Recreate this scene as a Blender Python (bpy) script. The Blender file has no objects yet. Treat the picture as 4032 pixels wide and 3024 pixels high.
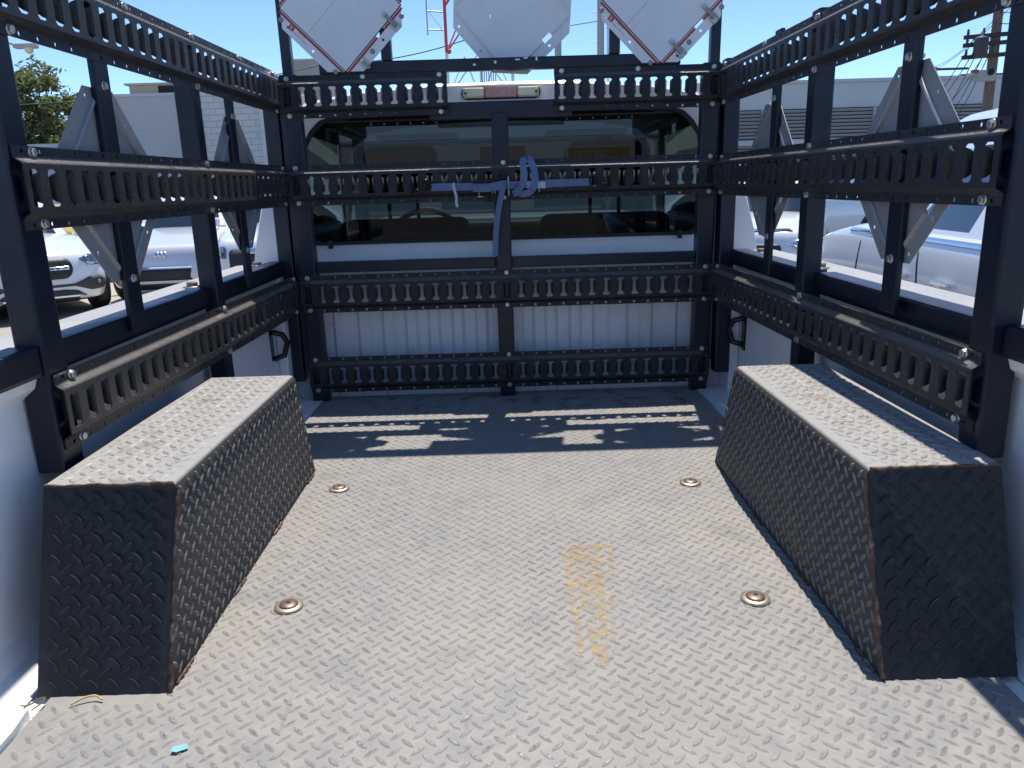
import bpy, bmesh, math, random
from mathutils import Vector, Matrix
from mathutils.bvhtree import BVHTree
R = math.radians
random.seed(7)
S = bpy.context.scene
COL = S.collection

# ------------------------------------------------------------ camera, sky, sun, exposure
cam = bpy.data.cameras.new('camera'); cam.lens = 26.90; cam.sensor_width = 36.0
cam.clip_start = 0.02; cam.clip_end = 2000
cam_o = bpy.data.objects.new('camera', cam); COL.objects.link(cam_o)
cam_o.location = (-0.0042, -2.7311, 0.765)
cam_o.rotation_euler = (R(75.398), R(1.6572), R(-0.6847))
S.camera = cam_o

SUN = Vector((0.056, 0.338, 1.0)).normalized()          # towards the sun
world = bpy.data.worlds.new('World'); S.world = world; world.use_nodes = True
wn = world.node_tree; bg = wn.nodes['Background']
sky = wn.nodes.new('ShaderNodeTexSky'); sky.sky_type = 'NISHITA'; sky.sun_disc = False
sky.sun_elevation = math.asin(SUN.z); sky.sun_rotation = math.atan2(SUN.x, SUN.y)
sky.altitude = 500; sky.air_density = 0.6; sky.dust_density = 0.0; sky.ozone_density = 3.0
hs = wn.nodes.new('ShaderNodeHueSaturation'); hs.inputs['Saturation'].default_value = 1.06
wn.links.new(sky.outputs[0], hs.inputs['Color']); wn.links.new(hs.outputs[0], bg.inputs[0]); bg.inputs[1].default_value = 0.15
sl = bpy.data.lights.new('sun', 'SUN'); sl.energy = 3.65; sl.angle = R(0.53); sl.color = (1.0, 0.955, 0.89)
so = bpy.data.objects.new('sun', sl); COL.objects.link(so)
so.rotation_euler = (-SUN).to_track_quat('-Z', 'Y').to_euler(); so.location = (2, 12, 30)
S.view_settings.view_transform = 'Standard'; S.view_settings.look = 'None'
S.view_settings.exposure = 0.72; S.view_settings.gamma = 1.0
S.view_settings.use_curve_mapping = False

# ------------------------------------------------------------ materials
def pbr(name, base, rough=0.5, metal=0.0, var=(), coat=0.0, bump=None, spec=0.5, rvar=None, top=None, coord='Object', sheen=None):
    m = bpy.data.materials.new(name); m.use_nodes = True
    nt = m.node_tree; N = nt.nodes; L = nt.links; b = N['Principled BSDF']
    b.inputs['Roughness'].default_value = rough; b.inputs['Metallic'].default_value = metal
    b.inputs['Coat Weight'].default_value = coat; b.inputs['Coat Roughness'].default_value = 0.06
    b.inputs['Specular IOR Level'].default_value = spec
    if sheen:
        b.inputs['Sheen Weight'].default_value = sheen[0]; b.inputs['Sheen Roughness'].default_value = sheen[1]; b.inputs['Sheen Tint'].default_value = (*sheen[2], 1)
    tc = N.new('ShaderNodeTexCoord')
    rgb = N.new('ShaderNodeRGB'); rgb.outputs[0].default_value = (*base, 1); cur = rgb.outputs[0]
    def noise(scale, detail=4, stretch=None):
        n = N.new('ShaderNodeTexNoise'); n.inputs['Scale'].default_value = scale
        n.inputs['Detail'].default_value = detail; n.inputs['Roughness'].default_value = 0.6
        if stretch:
            mp = N.new('ShaderNodeMapping'); mp.inputs['Scale'].default_value = stretch
            L.new(tc.outputs[coord], mp.inputs[0]); L.new(mp.outputs[0], n.inputs[0])
        else: L.new(tc.outputs[coord], n.inputs[0])
        return n.outputs[0]
    def ramp(src, lo, hi, amt=1.0):
        mr = N.new('ShaderNodeMapRange'); mr.inputs[1].default_value = lo; mr.inputs[2].default_value = hi
        mr.inputs[3].default_value = 0; mr.inputs[4].default_value = amt; L.new(src, mr.inputs[0]); return mr.outputs[0]
    def mix(fac, col):
        nonlocal cur
        mx = N.new('ShaderNodeMix'); mx.data_type = 'RGBA'
        L.new(fac, mx.inputs[0]); L.new(cur, mx.inputs[6]); mx.inputs[7].default_value = (*col, 1); cur = mx.outputs[2]
    if top:                                         # dust that has settled on upward faces: (colour, amount)
        g = N.new('ShaderNodeNewGeometry'); sp = N.new('ShaderNodeSeparateXYZ'); L.new(g.outputs['Normal'], sp.inputs[0])
        f = ramp(sp.outputs[2], top[2], top[3], top[1])
        n = ramp(noise(9), 0.12, 0.42, 1.0)
        mu = N.new('ShaderNodeMath'); mu.operation = 'MULTIPLY'; L.new(f, mu.inputs[0]); L.new(n, mu.inputs[1])
        mix(mu.outputs[0], top[0])
    for v in var:                                   # (scale, colour, lo, hi, amount, stretch)
        mix(ramp(noise(v[0], 5, v[5] if len(v) > 5 else None), v[2], v[3], v[4] if len(v) > 4 else 1.0), v[1])
    L.new(cur, b.inputs['Base Color'])
    if rvar:
        mr = N.new('ShaderNodeMapRange'); mr.inputs[1].default_value = 0.3; mr.inputs[2].default_value = 0.7
        mr.inputs[3].default_value = rvar[1]; mr.inputs[4].default_value = rvar[2]
        L.new(noise(rvar[0]), mr.inputs[0]); L.new(mr.outputs[0], b.inputs['Roughness'])
    if bump:
        bp = N.new('ShaderNodeBump'); bp.inputs['Strength'].default_value = bump[1]; bp.inputs['Distance'].default_value = bump[2]
        L.new(noise(bump[0], 6), bp.inputs['Height']); L.new(bp.outputs[0], b.inputs['Normal'])
    return m

def glass(name, tint, gl=1.5):
    m = bpy.data.materials.new(name); m.use_nodes = True
    nt = m.node_tree; N = nt.nodes; L = nt.links; N.remove(N['Principled BSDF'])
    fr = N.new('ShaderNodeFresnel'); fr.inputs[0].default_value = gl
    tr = N.new('ShaderNodeBsdfTransparent'); tr.inputs[0].default_value = (*tint, 1)
    gs = N.new('ShaderNodeBsdfGlossy'); gs.inputs['Roughness'].default_value = 0.0
    mx = N.new('ShaderNodeMixShader'); L.new(fr.outputs[0], mx.inputs[0]); L.new(tr.outputs[0], mx.inputs[1]); L.new(gs.outputs[0], mx.inputs[2])
    L.new(mx.outputs[0], N['Material Output'].inputs[0]); return m

def flaked(name, base, holes, lo, hi):              # worn paint: noise decides where it has rubbed off
    m = pbr(name, base, 0.7); nt = m.node_tree; N = nt.nodes; L = nt.links; b = N['Principled BSDF']
    tc = N.new('ShaderNodeTexCoord'); n = N.new('ShaderNodeTexNoise'); n.inputs['Scale'].default_value = holes; n.inputs['Detail'].default_value = 5
    L.new(tc.outputs['Object'], n.inputs[0]); mr = N.new('ShaderNodeMapRange'); mr.inputs[1].default_value = lo; mr.inputs[2].default_value = hi
    L.new(n.outputs[0], mr.inputs[0]); L.new(mr.outputs[0], b.inputs['Alpha']); return m

RUST = (0.16, 0.065, 0.025)
M = {}
M['tube'] = pbr('black_tube_paint', (0.0025, 0.0055, 0.016), 0.34, 0, [(6, (0.010, 0.011, 0.016), 0.55, 0.8, 0.5), (60, (0.05, 0.045, 0.04), 0.66, 0.76, 0.5), (22, RUST, 0.70, 0.78, 0.5)], rvar=(9, 0.28, 0.5), bump=(140, 0.12, 0.001))
M['rail'] = pbr('black_rail_paint', (0.0028, 0.0045, 0.011), 0.34, 0,
    [(30, (0.045, 0.040, 0.034), 0.48, 0.78, 0.4), (11, (0.036, 0.033, 0.029), 0.48, 0.74, 0.35, (1, 1, .35)), (85, (0.13, 0.12, 0.10), 0.70, 0.80, 0.5), (18, RUST, 0.69, 0.8, 0.5)], rvar=(14, 0.2, 0.42), bump=(420, 1.0, 0.0018),
    top=((0.17, 0.152, 0.13), 0.7, 0.1, 0.8), sheen=(0.07, 0.5, (1.0, 0.90, 0.76)))
M['plate'] = pbr('tread_plate', (0.225, 0.222, 0.217), 0.62, 0.0,
    [(2.2, (0.285, 0.262, 0.228), 0.38, 0.62, 0.9), (28, (0.31, 0.285, 0.245), 0.42, 0.66, 0.65), (9, (0.18, 0.182, 0.185), 0.52, 0.72, 0.75), (120, (0.36, 0.335, 0.295), 0.55, 0.75, 0.5), (16, (0.29, 0.19, 0.115), 0.66, 0.76, 0.55), (1.1, (0.19, 0.185, 0.175), 0.52, 0.66, 0.5), (40, (0.16, 0.15, 0.14), 0.64, 0.72, 0.5, (1, .08, 1))], bump=(220, 0.25, 0.0012), rvar=(20, 0.5, 0.75))
M['lug'] = pbr('tread_lug_worn', (0.235, 0.205, 0.18), 0.42, 0.25,
    [(160, (0.42, 0.40, 0.37), 0.55, 0.66, 0.9), (70, (0.12, 0.08, 0.06), 0.5, 0.7, 0.8), (4, (0.31, 0.28, 0.24), 0.42, 0.6, 0.75)], rvar=(90, 0.22, 0.55))
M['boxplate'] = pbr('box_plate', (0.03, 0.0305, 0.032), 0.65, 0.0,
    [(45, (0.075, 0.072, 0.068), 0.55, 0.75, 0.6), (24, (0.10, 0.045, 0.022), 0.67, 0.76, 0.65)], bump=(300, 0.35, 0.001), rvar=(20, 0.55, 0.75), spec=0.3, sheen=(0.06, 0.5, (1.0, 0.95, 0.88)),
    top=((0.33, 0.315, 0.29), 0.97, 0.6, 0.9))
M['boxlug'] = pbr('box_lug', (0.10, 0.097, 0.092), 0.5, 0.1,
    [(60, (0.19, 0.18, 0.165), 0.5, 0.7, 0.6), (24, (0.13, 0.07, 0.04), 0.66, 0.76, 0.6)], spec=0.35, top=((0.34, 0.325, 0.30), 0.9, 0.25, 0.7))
M['endlug'] = pbr('box_end_lug', (0.026, 0.027, 0.03), 0.66, 0.0, [(45, (0.075, 0.072, 0.068), 0.55, 0.75, 0.6), (24, (0.10, 0.045, 0.022), 0.67, 0.76, 0.65)], spec=0.25)
M['weld'] = pbr('weld_bead', (0.10, 0.055, 0.035), 0.6, 0.3, [(60, (0.32, 0.27, 0.22), 0.5, 0.65, 0.8), (30, (0.05, 0.03, 0.02), 0.5, 0.7)], bump=(90, 0.9, 0.004))
M['white'] = pbr('white_truck_paint', (0.80, 0.80, 0.80), 0.28, 0, [(5, (0.60, 0.60, 0.58), 0.5, 0.75, 0.6), (40, (0.45, 0.42, 0.38), 0.68, 0.8, 0.35)], coat=0.6)
M['bedwhite'] = pbr('white_bed_paint', (0.79, 0.79, 0.79), 0.38, 0,
    [(4, (0.62, 0.61, 0.58), 0.48, 0.72, 0.7), (16, (0.45, 0.41, 0.35), 0.62, 0.78, 0.6), (26, (0.30, 0.2, 0.12), 0.70, 0.8, 0.5, (1, 1, .15)), (70, (0.10, 0.10, 0.11), 0.72, 0.78, 0.6)], coat=0.25)
M['cap'] = pbr('bed_rail_cap', (0.34, 0.34, 0.335), 0.5, 0, [(7, (0.44, 0.42, 0.38), 0.45, 0.7, 0.7), (60, (0.25, 0.25, 0.25), 0.6, 0.75, 0.5)])
M['zinc'] = pbr('zinc_bolt', (0.62, 0.60, 0.55), 0.36, 0.85, [(90, (0.35, 0.30, 0.24), 0.5, 0.7, 0.7)])
M['washer'] = pbr('worn_washer', (0.50, 0.43, 0.33), 0.42, 0.7, [(80, (0.25, 0.16, 0.11), 0.5, 0.7, 0.8)])
M['rustbolt'] = pbr('rusty_bolt', (0.22, 0.16, 0.125), 0.45, 0.6, [(120, (0.12, 0.07, 0.05), 0.5, 0.7, 0.8)])
M['signwhite'] = pbr('sign_white', (0.80, 0.79, 0.78), 0.45, 0, [(5, (0.72, 0.71, 0.70), 0.45, 0.7, 0.7), (26, (0.62, 0.57, 0.48), 0.62, 0.78, 0.5)])
M['signred'] = pbr('sign_red', (0.42, 0.035, 0.03), 0.45, 0, [(90, (0.6, 0.5, 0.46), 0.66, 0.72, 0.8)])
M['signdark'] = pbr('sign_slot', (0.02, 0.02, 0.03), 0.6)
M['alu'] = pbr('bare_aluminium', (0.30, 0.30, 0.305), 0.5, 0.3, [(6, (0.25, 0.245, 0.24), 0.45, 0.7, 0.7), (30, (0.2, 0.185, 0.16), 0.66, 0.8, 0.6)])
M['clip'] = pbr('clip_steel', (0.45, 0.42, 0.36), 0.35, 0.8, [(60, (0.2, 0.17, 0.13), 0.5, 0.7, 0.8)])
M['web'] = pbr('blue_webbing', (0.135, 0.19, 0.315), 0.9, 0, [(90, (0.18, 0.235, 0.355), 0.45, 0.65, 0.8), (12, (0.07, 0.115, 0.24), 0.5, 0.75, 0.6)], bump=(500, 0.5, 0.001))
M['tag'] = pbr('label_white', (0.62, 0.63, 0.66), 0.8, 0, [(30, (0.35, 0.36, 0.42), 0.55, 0.7, 0.8)])
M['hook'] = pbr('black_hook', (0.012, 0.012, 0.014), 0.22, 0.2)
M['rubber'] = pbr('black_rubber', (0.014, 0.014, 0.015), 0.6)
M['plastic'] = pbr('dark_plastic', (0.02, 0.021, 0.023), 0.5)
M['trimgrey'] = pbr('grey_plastic', (0.055, 0.055, 0.057), 0.6)
M['chrome'] = pbr('chrome', (0.82, 0.82, 0.83), 0.07, 1.0)
M['glass'] = glass('rear_glass', (0.115, 0.155, 0.165))
M['wsglass'] = glass('windscreen_glass', (0.66, 0.74, 0.70))
M['carglass'] = pbr('car_glass', (0.016, 0.022, 0.028), 0.03, 0, coat=1.0)
M['lens_clear'] = pbr('lens_clear', (0.62, 0.60, 0.40), 0.12, 0, coat=0.8, bump=(260, 0.4, 0.002))
M['lens_red'] = pbr('lens_red', (0.34, 0.12, 0.09), 0.15, 0, [(200, (0.55, 0.26, 0.22), 0.48, 0.6, 0.8)], coat=0.8, bump=(260, 0.4, 0.002))
M['headlight'] = pbr('headlight', (0.10, 0.11, 0.13), 0.06, 0.5, [(30, (0.6, 0.62, 0.66), 0.55, 0.65, 0.8)], coat=1.0)
M['fabric'] = pbr('seat_fabric', (0.010, 0.013, 0.022), 0.9, 0, bump=(300, 0.3, 0.002))
M['liner'] = pbr('headliner', (0.05, 0.052, 0.05), 0.9)
M['asphalt'] = pbr('asphalt', (0.085, 0.083, 0.08), 0.9, 0, [(0.35, (0.12, 0.115, 0.105), 0.4, 0.65, 0.8), (9, (0.06, 0.06, 0.06), 0.5, 0.7, 0.6), (60, (0.15, 0.145, 0.135), 0.6, 0.75, 0.6)], bump=(90, 0.5, 0.01))
M['concrete'] = pbr('concrete', (0.36, 0.33, 0.28), 0.85, 0, [(0.8, (0.30, 0.28, 0.25), 0.45, 0.65, 0.7), (30, (0.42, 0.39, 0.34), 0.5, 0.7, 0.5)])
M['paintline'] = pbr('lot_line_paint', (0.6, 0.6, 0.58), 0.8, 0, [(20, (0.2, 0.2, 0.19), 0.55, 0.7, 0.7)])
M['stucco'] = pbr('stucco_wall', (0.52, 0.50, 0.485), 0.9, 0, [(0.4, (0.47, 0.455, 0.44), 0.45, 0.65, 0.7)], bump=(20, 0.3, 0.01))
M['stucco2'] = pbr('pale_wall', (0.62, 0.61, 0.59), 0.9, 0, [(0.5, (0.57, 0.555, 0.535), 0.45, 0.65, 0.7)])
M['trim'] = pbr('wall_trim', (0.56, 0.56, 0.56), 0.8)
M['louver'] = pbr('louver_slat', (0.46, 0.46, 0.45), 0.6)
M['dark'] = pbr('dark_recess', (0.02, 0.02, 0.02), 0.9)
M['beige'] = pbr('beige_wall', (0.44, 0.40, 0.33), 0.9, 0, [(0.5, (0.40, 0.36, 0.30), 0.45, 0.65, 0.7)])
M['roofing'] = pbr('roof_gravel', (0.3, 0.29, 0.27), 0.95)
M['wood'] = pbr('pole_wood', (0.16, 0.115, 0.08), 0.85, 0, [(3, (0.24, 0.20, 0.16), 0.45, 0.7, 0.8, (8, 8, .5))])
M['arm'] = pbr('crossarm_wood', (0.07, 0.045, 0.04), 0.85)
M['wire'] = pbr('wire', (0.02, 0.02, 0.022), 0.6)
M['galv'] = pbr('galvanised', (0.42, 0.43, 0.43), 0.5, 0.6, [(6, (0.33, 0.33, 0.33), 0.45, 0.7, 0.6)])
M['greypaint'] = pbr('grey_paint', (0.40, 0.39, 0.37), 0.6)
M['towerred'] = pbr('tower_red', (0.55, 0.07, 0.035), 0.5)
M['towerwhite'] = pbr('tower_white', (0.68, 0.68, 0.67), 0.5)
M['bark'] = pbr('bark', (0.11, 0.095, 0.08), 0.9)
M['leaf'] = pbr('leaf', (0.19, 0.215, 0.08), 0.6, 0, [(0.9, (0.20, 0.21, 0.075), 0.42, 0.62, 0.9), (3, (0.10, 0.135, 0.05), 0.5, 0.7, 0.8)])
M['leaf2'] = pbr('leaf_yellow_green', (0.15, 0.16, 0.022), 0.6, 0, [(2, (0.09, 0.12, 0.025), 0.45, 0.65, 0.9)])
M['straw'] = pbr('dry_straw', (0.50, 0.37, 0.16), 0.8)
M['cyan'] = pbr('cyan_paper', (0.20, 0.46, 0.52), 0.7)
M['yellowmark'] = flaked('faded_yellow_paint', (0.46, 0.33, 0.15), 34, 0.40, 0.74)
M['rustpatch'] = flaked('rust_patch', (0.22, 0.10, 0.035), 30, 0.40, 0.56)
M['floorrust'] = flaked('floor_rust_stain', (0.17, 0.085, 0.035), 14, 0.52, 0.74)
M['scuff'] = flaked('scuff_marks', (0.42, 0.42, 0.42), 60, 0.50, 0.58)
CARW = pbr('white_car_paint', (0.82, 0.82, 0.83), 0.22, 0, coat=1.0); M['carwhite'] = CARW
M['carsilver'] = pbr('pearl_car_paint', (0.70, 0.71, 0.73), 0.25, 0.1, coat=1.0)
M['caryellow'] = pbr('yellow_car_paint', (0.62, 0.42, 0.02), 0.25, 0, coat=1.0)
M['cardark'] = pbr('dark_car_paint', (0.03, 0.032, 0.036), 0.2, 0, coat=1.0)
def leafy(m):                                       # thin leaves let some light through
    nt = m.node_tree; N = nt.nodes; L = nt.links; b = N['Principled BSDF']; t = N.new('ShaderNodeBsdfTranslucent'); mx = N.new('ShaderNodeMixShader'); mx.inputs[0].default_value = 0.4
    src = b.inputs['Base Color'].links[0].from_socket; L.new(src, t.inputs[0]); L.new(b.outputs[0], mx.inputs[1]); L.new(t.outputs[0], mx.inputs[2]); L.new(mx.outputs[0], N['Material Output'].inputs[0])
leafy(M['leaf']); leafy(M['leaf2'])
def brickmat():
    m = pbr('block_wall', (0.5, 0.5, 0.48), 0.9); N = m.node_tree.nodes; L = m.node_tree.links; b = N['Principled BSDF']
    tc = N.new('ShaderNodeTexCoord'); mp = N.new('ShaderNodeMapping'); mp.inputs['Rotation'].default_value = (R(90), 0, 0)
    br = N.new('ShaderNodeTexBrick'); br.inputs['Scale'].default_value = 1.0
    br.inputs['Color1'].default_value = (0.62, 0.605, 0.56, 1); br.inputs['Color2'].default_value = (0.57, 0.555, 0.515, 1); br.inputs['Mortar'].default_value = (0.43, 0.42, 0.40, 1)
    br.inputs['Mortar Size'].default_value = 0.022; br.inputs['Brick Width'].default_value = 0.55; br.inputs['Row Height'].default_value = 0.25
    L.new(tc.outputs['Object'], mp.inputs[0]); L.new(mp.outputs[0], br.inputs[0]); L.new(br.outputs[0], b.inputs['Base Color']); return m
M['block'] = brickmat()

# ------------------------------------------------------------ helpers
def tag(o, label, cat, group=None):
    o['label'] = label; o['category'] = cat
    if group: o['group'] = group
    return o
def empty(name, loc=(0, 0, 0), rz=0.0, label=None, cat=None, group=None):
    o = bpy.data.objects.new(name, None); COL.objects.link(o); o.location = loc; o.rotation_euler = (0, 0, rz)
    o.empty_display_size = 0.1
    if label: tag(o, label, cat, group)
    return o
def adopt(c, p, keep=True):
    c.parent = p
    if keep and p: c.matrix_parent_inverse = wmat(p).inverted()
def wmat(o):
    m = Matrix.LocRotScale(o.location, o.rotation_euler, o.scale)
    return (wmat(o.parent) @ o.matrix_parent_inverse @ m) if o.parent else m
class MB:
    def __init__(s): s.v = []; s.f = []; s.mi = []; s.sm = []
    def add(s, vs, fs, mi=0, smooth=False):
        n = len(s.v); s.v += [tuple(v) for v in vs]
        for f in fs: s.f.append([i + n for i in f]); s.mi.append(mi); s.sm.append(smooth)
        return s
    def box(s, x0, x1, y0, y1, z0, z1, mi=0, m=None):
        vs = [Vector((x, y, z)) for z in (z0, z1) for x, y in ((x0, y0), (x1, y0), (x1, y1), (x0, y1))]
        if m: vs = [m @ v for v in vs]
        return s.add(vs, [(3, 2, 1, 0), (4, 5, 6, 7), (0, 1, 5, 4), (1, 2, 6, 5), (2, 3, 7, 6), (3, 0, 4, 7)], mi)
    def bbox(s, x0, x1, y0, y1, z0, z1, b=0.003, mi=0, m=None, seg=2):     # bevelled box
        bm = bmesh.new(); bmesh.ops.create_cube(bm, size=1)
        for v in bm.verts: v.co = Vector((x0 + (v.co.x + .5) * (x1 - x0), y0 + (v.co.y + .5) * (y1 - y0), z0 + (v.co.z + .5) * (z1 - z0)))
        bmesh.ops.bevel(bm, geom=list(bm.edges), offset=b, segments=seg, affect='EDGES', profile=0.6)
        bm.verts.index_update()
        vs = [(m @ v.co) if m else v.co.copy() for v in bm.verts]
        s.add(vs, [[v.index for v in f.verts] for f in bm.faces], mi); bm.free(); return s
    def prism(s, poly, y0, y1, mi=0, ax='y', m=None):    # polygon in (a,b), extruded along ax
        def P(a, b, c): return {'y': (a, c, b), 'x': (c, a, b), 'z': (a, b, c)}[ax]
        n = len(poly); vs = [Vector(P(a, b, y0)) for a, b in poly] + [Vector(P(a, b, y1)) for a, b in poly]
        if m: vs = [m @ v for v in vs]
        fs = [list(range(n))[::-1], list(range(n, 2 * n))] + [(i, (i + 1) % n, n + (i + 1) % n, n + i) for i in range(n)]
        return s.add(vs, fs, mi)
    def tube(s, path, r, n=8, mi=0, caps=True, smooth=True):
        path = [Vector(p) for p in path]; rs = r if isinstance(r, (list, tuple)) else [r] * len(path)
        vs = []; up = None
        for i, p in enumerate(path):
            d = (path[min(i + 1, len(path) - 1)] - path[max(i - 1, 0)]).normalized()
            if up is None: up = Vector((0, 0, 1)) if abs(d.z) < 0.9 else Vector((1, 0, 0))
            a = d.cross(up).normalized(); b = a.cross(d).normalized(); up = b
            vs += [p + (a * math.cos(2 * math.pi * k / n) + b * math.sin(2 * math.pi * k / n)) * rs[i] for k in range(n)]
        m = len(path); fs = [(i * n + k, i * n + (k + 1) % n, (i + 1) * n + (k + 1) % n, (i + 1) * n + k) for i in range(m - 1) for k in range(n)]
        s.add(vs, fs, mi, smooth)
        if caps: s.add(vs[:n], [list(range(n))], mi); s.add(vs[-n:], [list(range(n))[::-1]], mi)
        return s
    def ribbon(s, path, wdir, w, t, mi=0):
        path = [Vector(p) for p in path]; vs = []; wd = wdir if isinstance(wdir, list) else [wdir] * len(path)
        for i, p in enumerate(path):
            d = (path[min(i + 1, len(path) - 1)] - path[max(i - 1, 0)]).normalized()
            a = Vector(wd[i]); a = (a - d * a.dot(d)).normalized(); nn = d.cross(a).normalized()
            vs += [p + a * w / 2 + nn * t / 2, p - a * w / 2 + nn * t / 2, p - a * w / 2 - nn * t / 2, p + a * w / 2 - nn * t / 2]
        m = len(path); fs = [(i * 4 + k, i * 4 + (k + 1) % 4, i * 4 + 4 + (k + 1) % 4, i * 4 + 4 + k) for i in range(m - 1) for k in range(4)]
        fs += [(3, 2, 1, 0), tuple(m * 4 - 4 + k for k in range(4))]
        return s.add(vs, fs, mi, False)
    def lathe(s, prof, c, axis='z', n=24, mi=0, smooth=True):
        vs = []
        for r, h in prof:
            for k in range(n):
                a = 2 * math.pi * k / n; x, y = r * math.cos(a), r * math.sin(a)
                vs.append(Vector(c) + Vector({'z': (x, y, h), 'y': (x, h, y), 'x': (h, x, y)}[axis]))
        m = len(prof); fs = [(i * n + k, i * n + (k + 1) % n, (i + 1) * n + (k + 1) % n, (i + 1) * n + k) for i in range(m - 1) for k in range(n)]
        s.add(vs, fs, mi, smooth)
        s.add(vs[-n:], [list(range(n))], mi); s.add(vs[:n], [list(range(n))[::-1]], mi)
        return s
    def mesh(s, name, mats, weld=False, recalc=True):
        me = bpy.data.meshes.new(name); me.from_pydata(s.v, [], s.f)
        for m in (mats if isinstance(mats, (list, tuple)) else [mats]): me.materials.append(M[m] if isinstance(m, str) else m)
        for p, i, sm in zip(me.polygons, s.mi, s.sm): p.material_index = i; p.use_smooth = sm
        if weld or recalc:
            bm = bmesh.new(); bm.from_mesh(me)
            if weld: bmesh.ops.remove_doubles(bm, verts=bm.verts, dist=1e-5)
            if recalc: bmesh.ops.recalc_face_normals(bm, faces=bm.faces)
            bm.to_mesh(me); bm.free()
        me.update(); return me
    def build(s, name, mats, parent=None, keep=True, weld=False, recalc=True):
        o = bpy.data.objects.new(name, s.mesh(name, mats, weld, recalc)); COL.objects.link(o)
        if parent: adopt(o, parent, keep)
        return o
def inst(name, me, parent=None, mw=None, keep=True):
    o = bpy.data.objects.new(name, me); COL.objects.link(o)
    if mw is not None: o.matrix_basis = mw
    if parent: adopt(o, parent, keep)
    return o
def struct(o): o['kind'] = 'structure'; return o
def solid(o, t, off=0.0):
    md = o.modifiers.new('thickness', 'SOLIDIFY'); md.thickness = t; md.offset = off; return o
def rot2(poly, a, cx=0, cy=0): return [(cx + x * math.cos(a) - y * math.sin(a), cy + x * math.sin(a) + y * math.cos(a)) for x, y in poly]
# ------------------------------------------------------------ ground
G = -0.85
o = MB().add([(-500, -500, G), (500, -500, G), (500, 500, G), (-500, 500, G)], [(0, 1, 2, 3)]).build('ground', 'asphalt'); struct(o)
mb = MB()
mb.add([(-60, 17.5, G + .004), (60, 17.5, G + .004), (60, 21, G + .004), (-60, 21, G + .004)], [(0, 1, 2, 3)])
o = mb.build('concrete_path', 'concrete'); struct(o)
mb = MB().add([(-40, 3.4, G + .004), (-2.4, 3.4, G + .004), (-2.4, 17.45, G + .004), (-40, 17.45, G + .004)], [(0, 1, 2, 3)])
o = mb.build('concrete_path', 'concrete'); struct(o)
mb = MB()
for i in range(-5, 6):
    x = i * 2.75 + 1.4
    mb.box(x - .05, x + .05, -2.2, 3.2, G + .004, G + .008)
o = mb.build('lot_marking', 'paintline'); struct(o)

# ------------------------------------------------------------ the truck
T = empty('pickup_truck', (0, 0, G), 0, 'white pickup truck whose open bed carries the black rack', 'pickup truck')
MB().box(-.845, .845, -1.98, .12, -.035, -.010).build('bed_floor', 'bedwhite', T)
for sx in (-1, 1):
    prof = [(.78, -.006), (.80, .004), (.822, .026), (.834, .06), (.84, .43), (.812, .452), (.806, .47), (.806, .494), (.99, .496), (1.008, .488), (1.016, .465), (1.02, .1), (1.0, -.28), (.86, -.30), (.85, -.03)]
    MB().prism([(sx * a, b) for a, b in prof], -1.98, .13).build('bed_side', 'bedwhite', T)
    cap = [(.83, .4965), (.83, .503), (.905, .506), (.912, .503), (.918, .506), (.932, .506), (.939, .503), (.945, .506), (.959, .506), (.966, .503), (.972, .506), (.995, .504), (1.018, .490), (1.021, .478), (1.012, .4965)]
    MB().prism([(sx * a, b) for a, b in cap], -1.975, .125).build('bed_rail_cap', 'cap', T)
    # stake pocket and cargo hook on the inner wall
    h = MB().tube([(sx * .835, -.06, .285), (sx * .80, -.055, .275), (sx * .795, -.02, .24), (sx * .80, -.055, .2), (sx * .835, -.06, .188)], .010, 8)
    h.bbox(min(sx * .836, sx * .842) - .004, max(sx * .836, sx * .842), -.09, -.045, .17, .30, .004)
    h.build('cargo_hook', 'hook', T)
    # white corner pieces of the bed floor beside the bulkhead
    MB().prism([(sx * .70, .09), (sx * .83, .09), (sx * .83, -.20), (sx * .745, -.185), (sx * .705, -.12)], -.009, .0045, ax='z').build('floor_corner', 'bedwhite', T)
    MB().bbox(min(sx * .80, sx * .835), max(sx * .80, sx * .835), -.02, .10, .0, .5, .008).build('bed_corner', 'bedwhite', T)
br_ = MB().prism([(-.835, -1.708), (-.755, -1.714), (-.748, -1.765), (-.748, -1.84), (-.835, -1.84)], -.009, .010, ax='z').build('floor_corner', 'white', T)
MB().lathe([(.011, 0), (.011, .003), (.004, .004)], (-.772, -1.80, .0102), 'z', 16).build('screw', 'galv', br_)
# bulkhead with pressed ribs
ribs = [-.70, -.654, -.61, -.562, -.516, -.47, -.427, -.384, -.341, -.298, -.257, -.208, -.168, -.119, -.078, -.02, .056, .097, .143, .183, .233, .273, .322, .38, .45, .497, .543, .59, .636, .70]
pts = [(-.84, .112)]
for i, x in enumerate(ribs):
    d = .011
    if i % 2 == 0: pts += [(x - .006, .112), (x + .006, .112 + d)]
    else: pts += [(x - .006, .112 + d), (x + .006, .112)]
pts += [(.84, pts[-1][1])]
poly = pts + [(.84, .135), (-.84, .135)]
MB().prism(poly, -.01, .455, ax='z').build('bulkhead', 'bedwhite', T)
MB().bbox(-.84, .84, .100, .150, .455, .478, .006).build('bulkhead_rail', 'bedwhite', T)
MB().bbox(-.80, .80, -2.5, -1.99, -.06, -.012, .006).build('tailgate', 'white', T)

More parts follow.
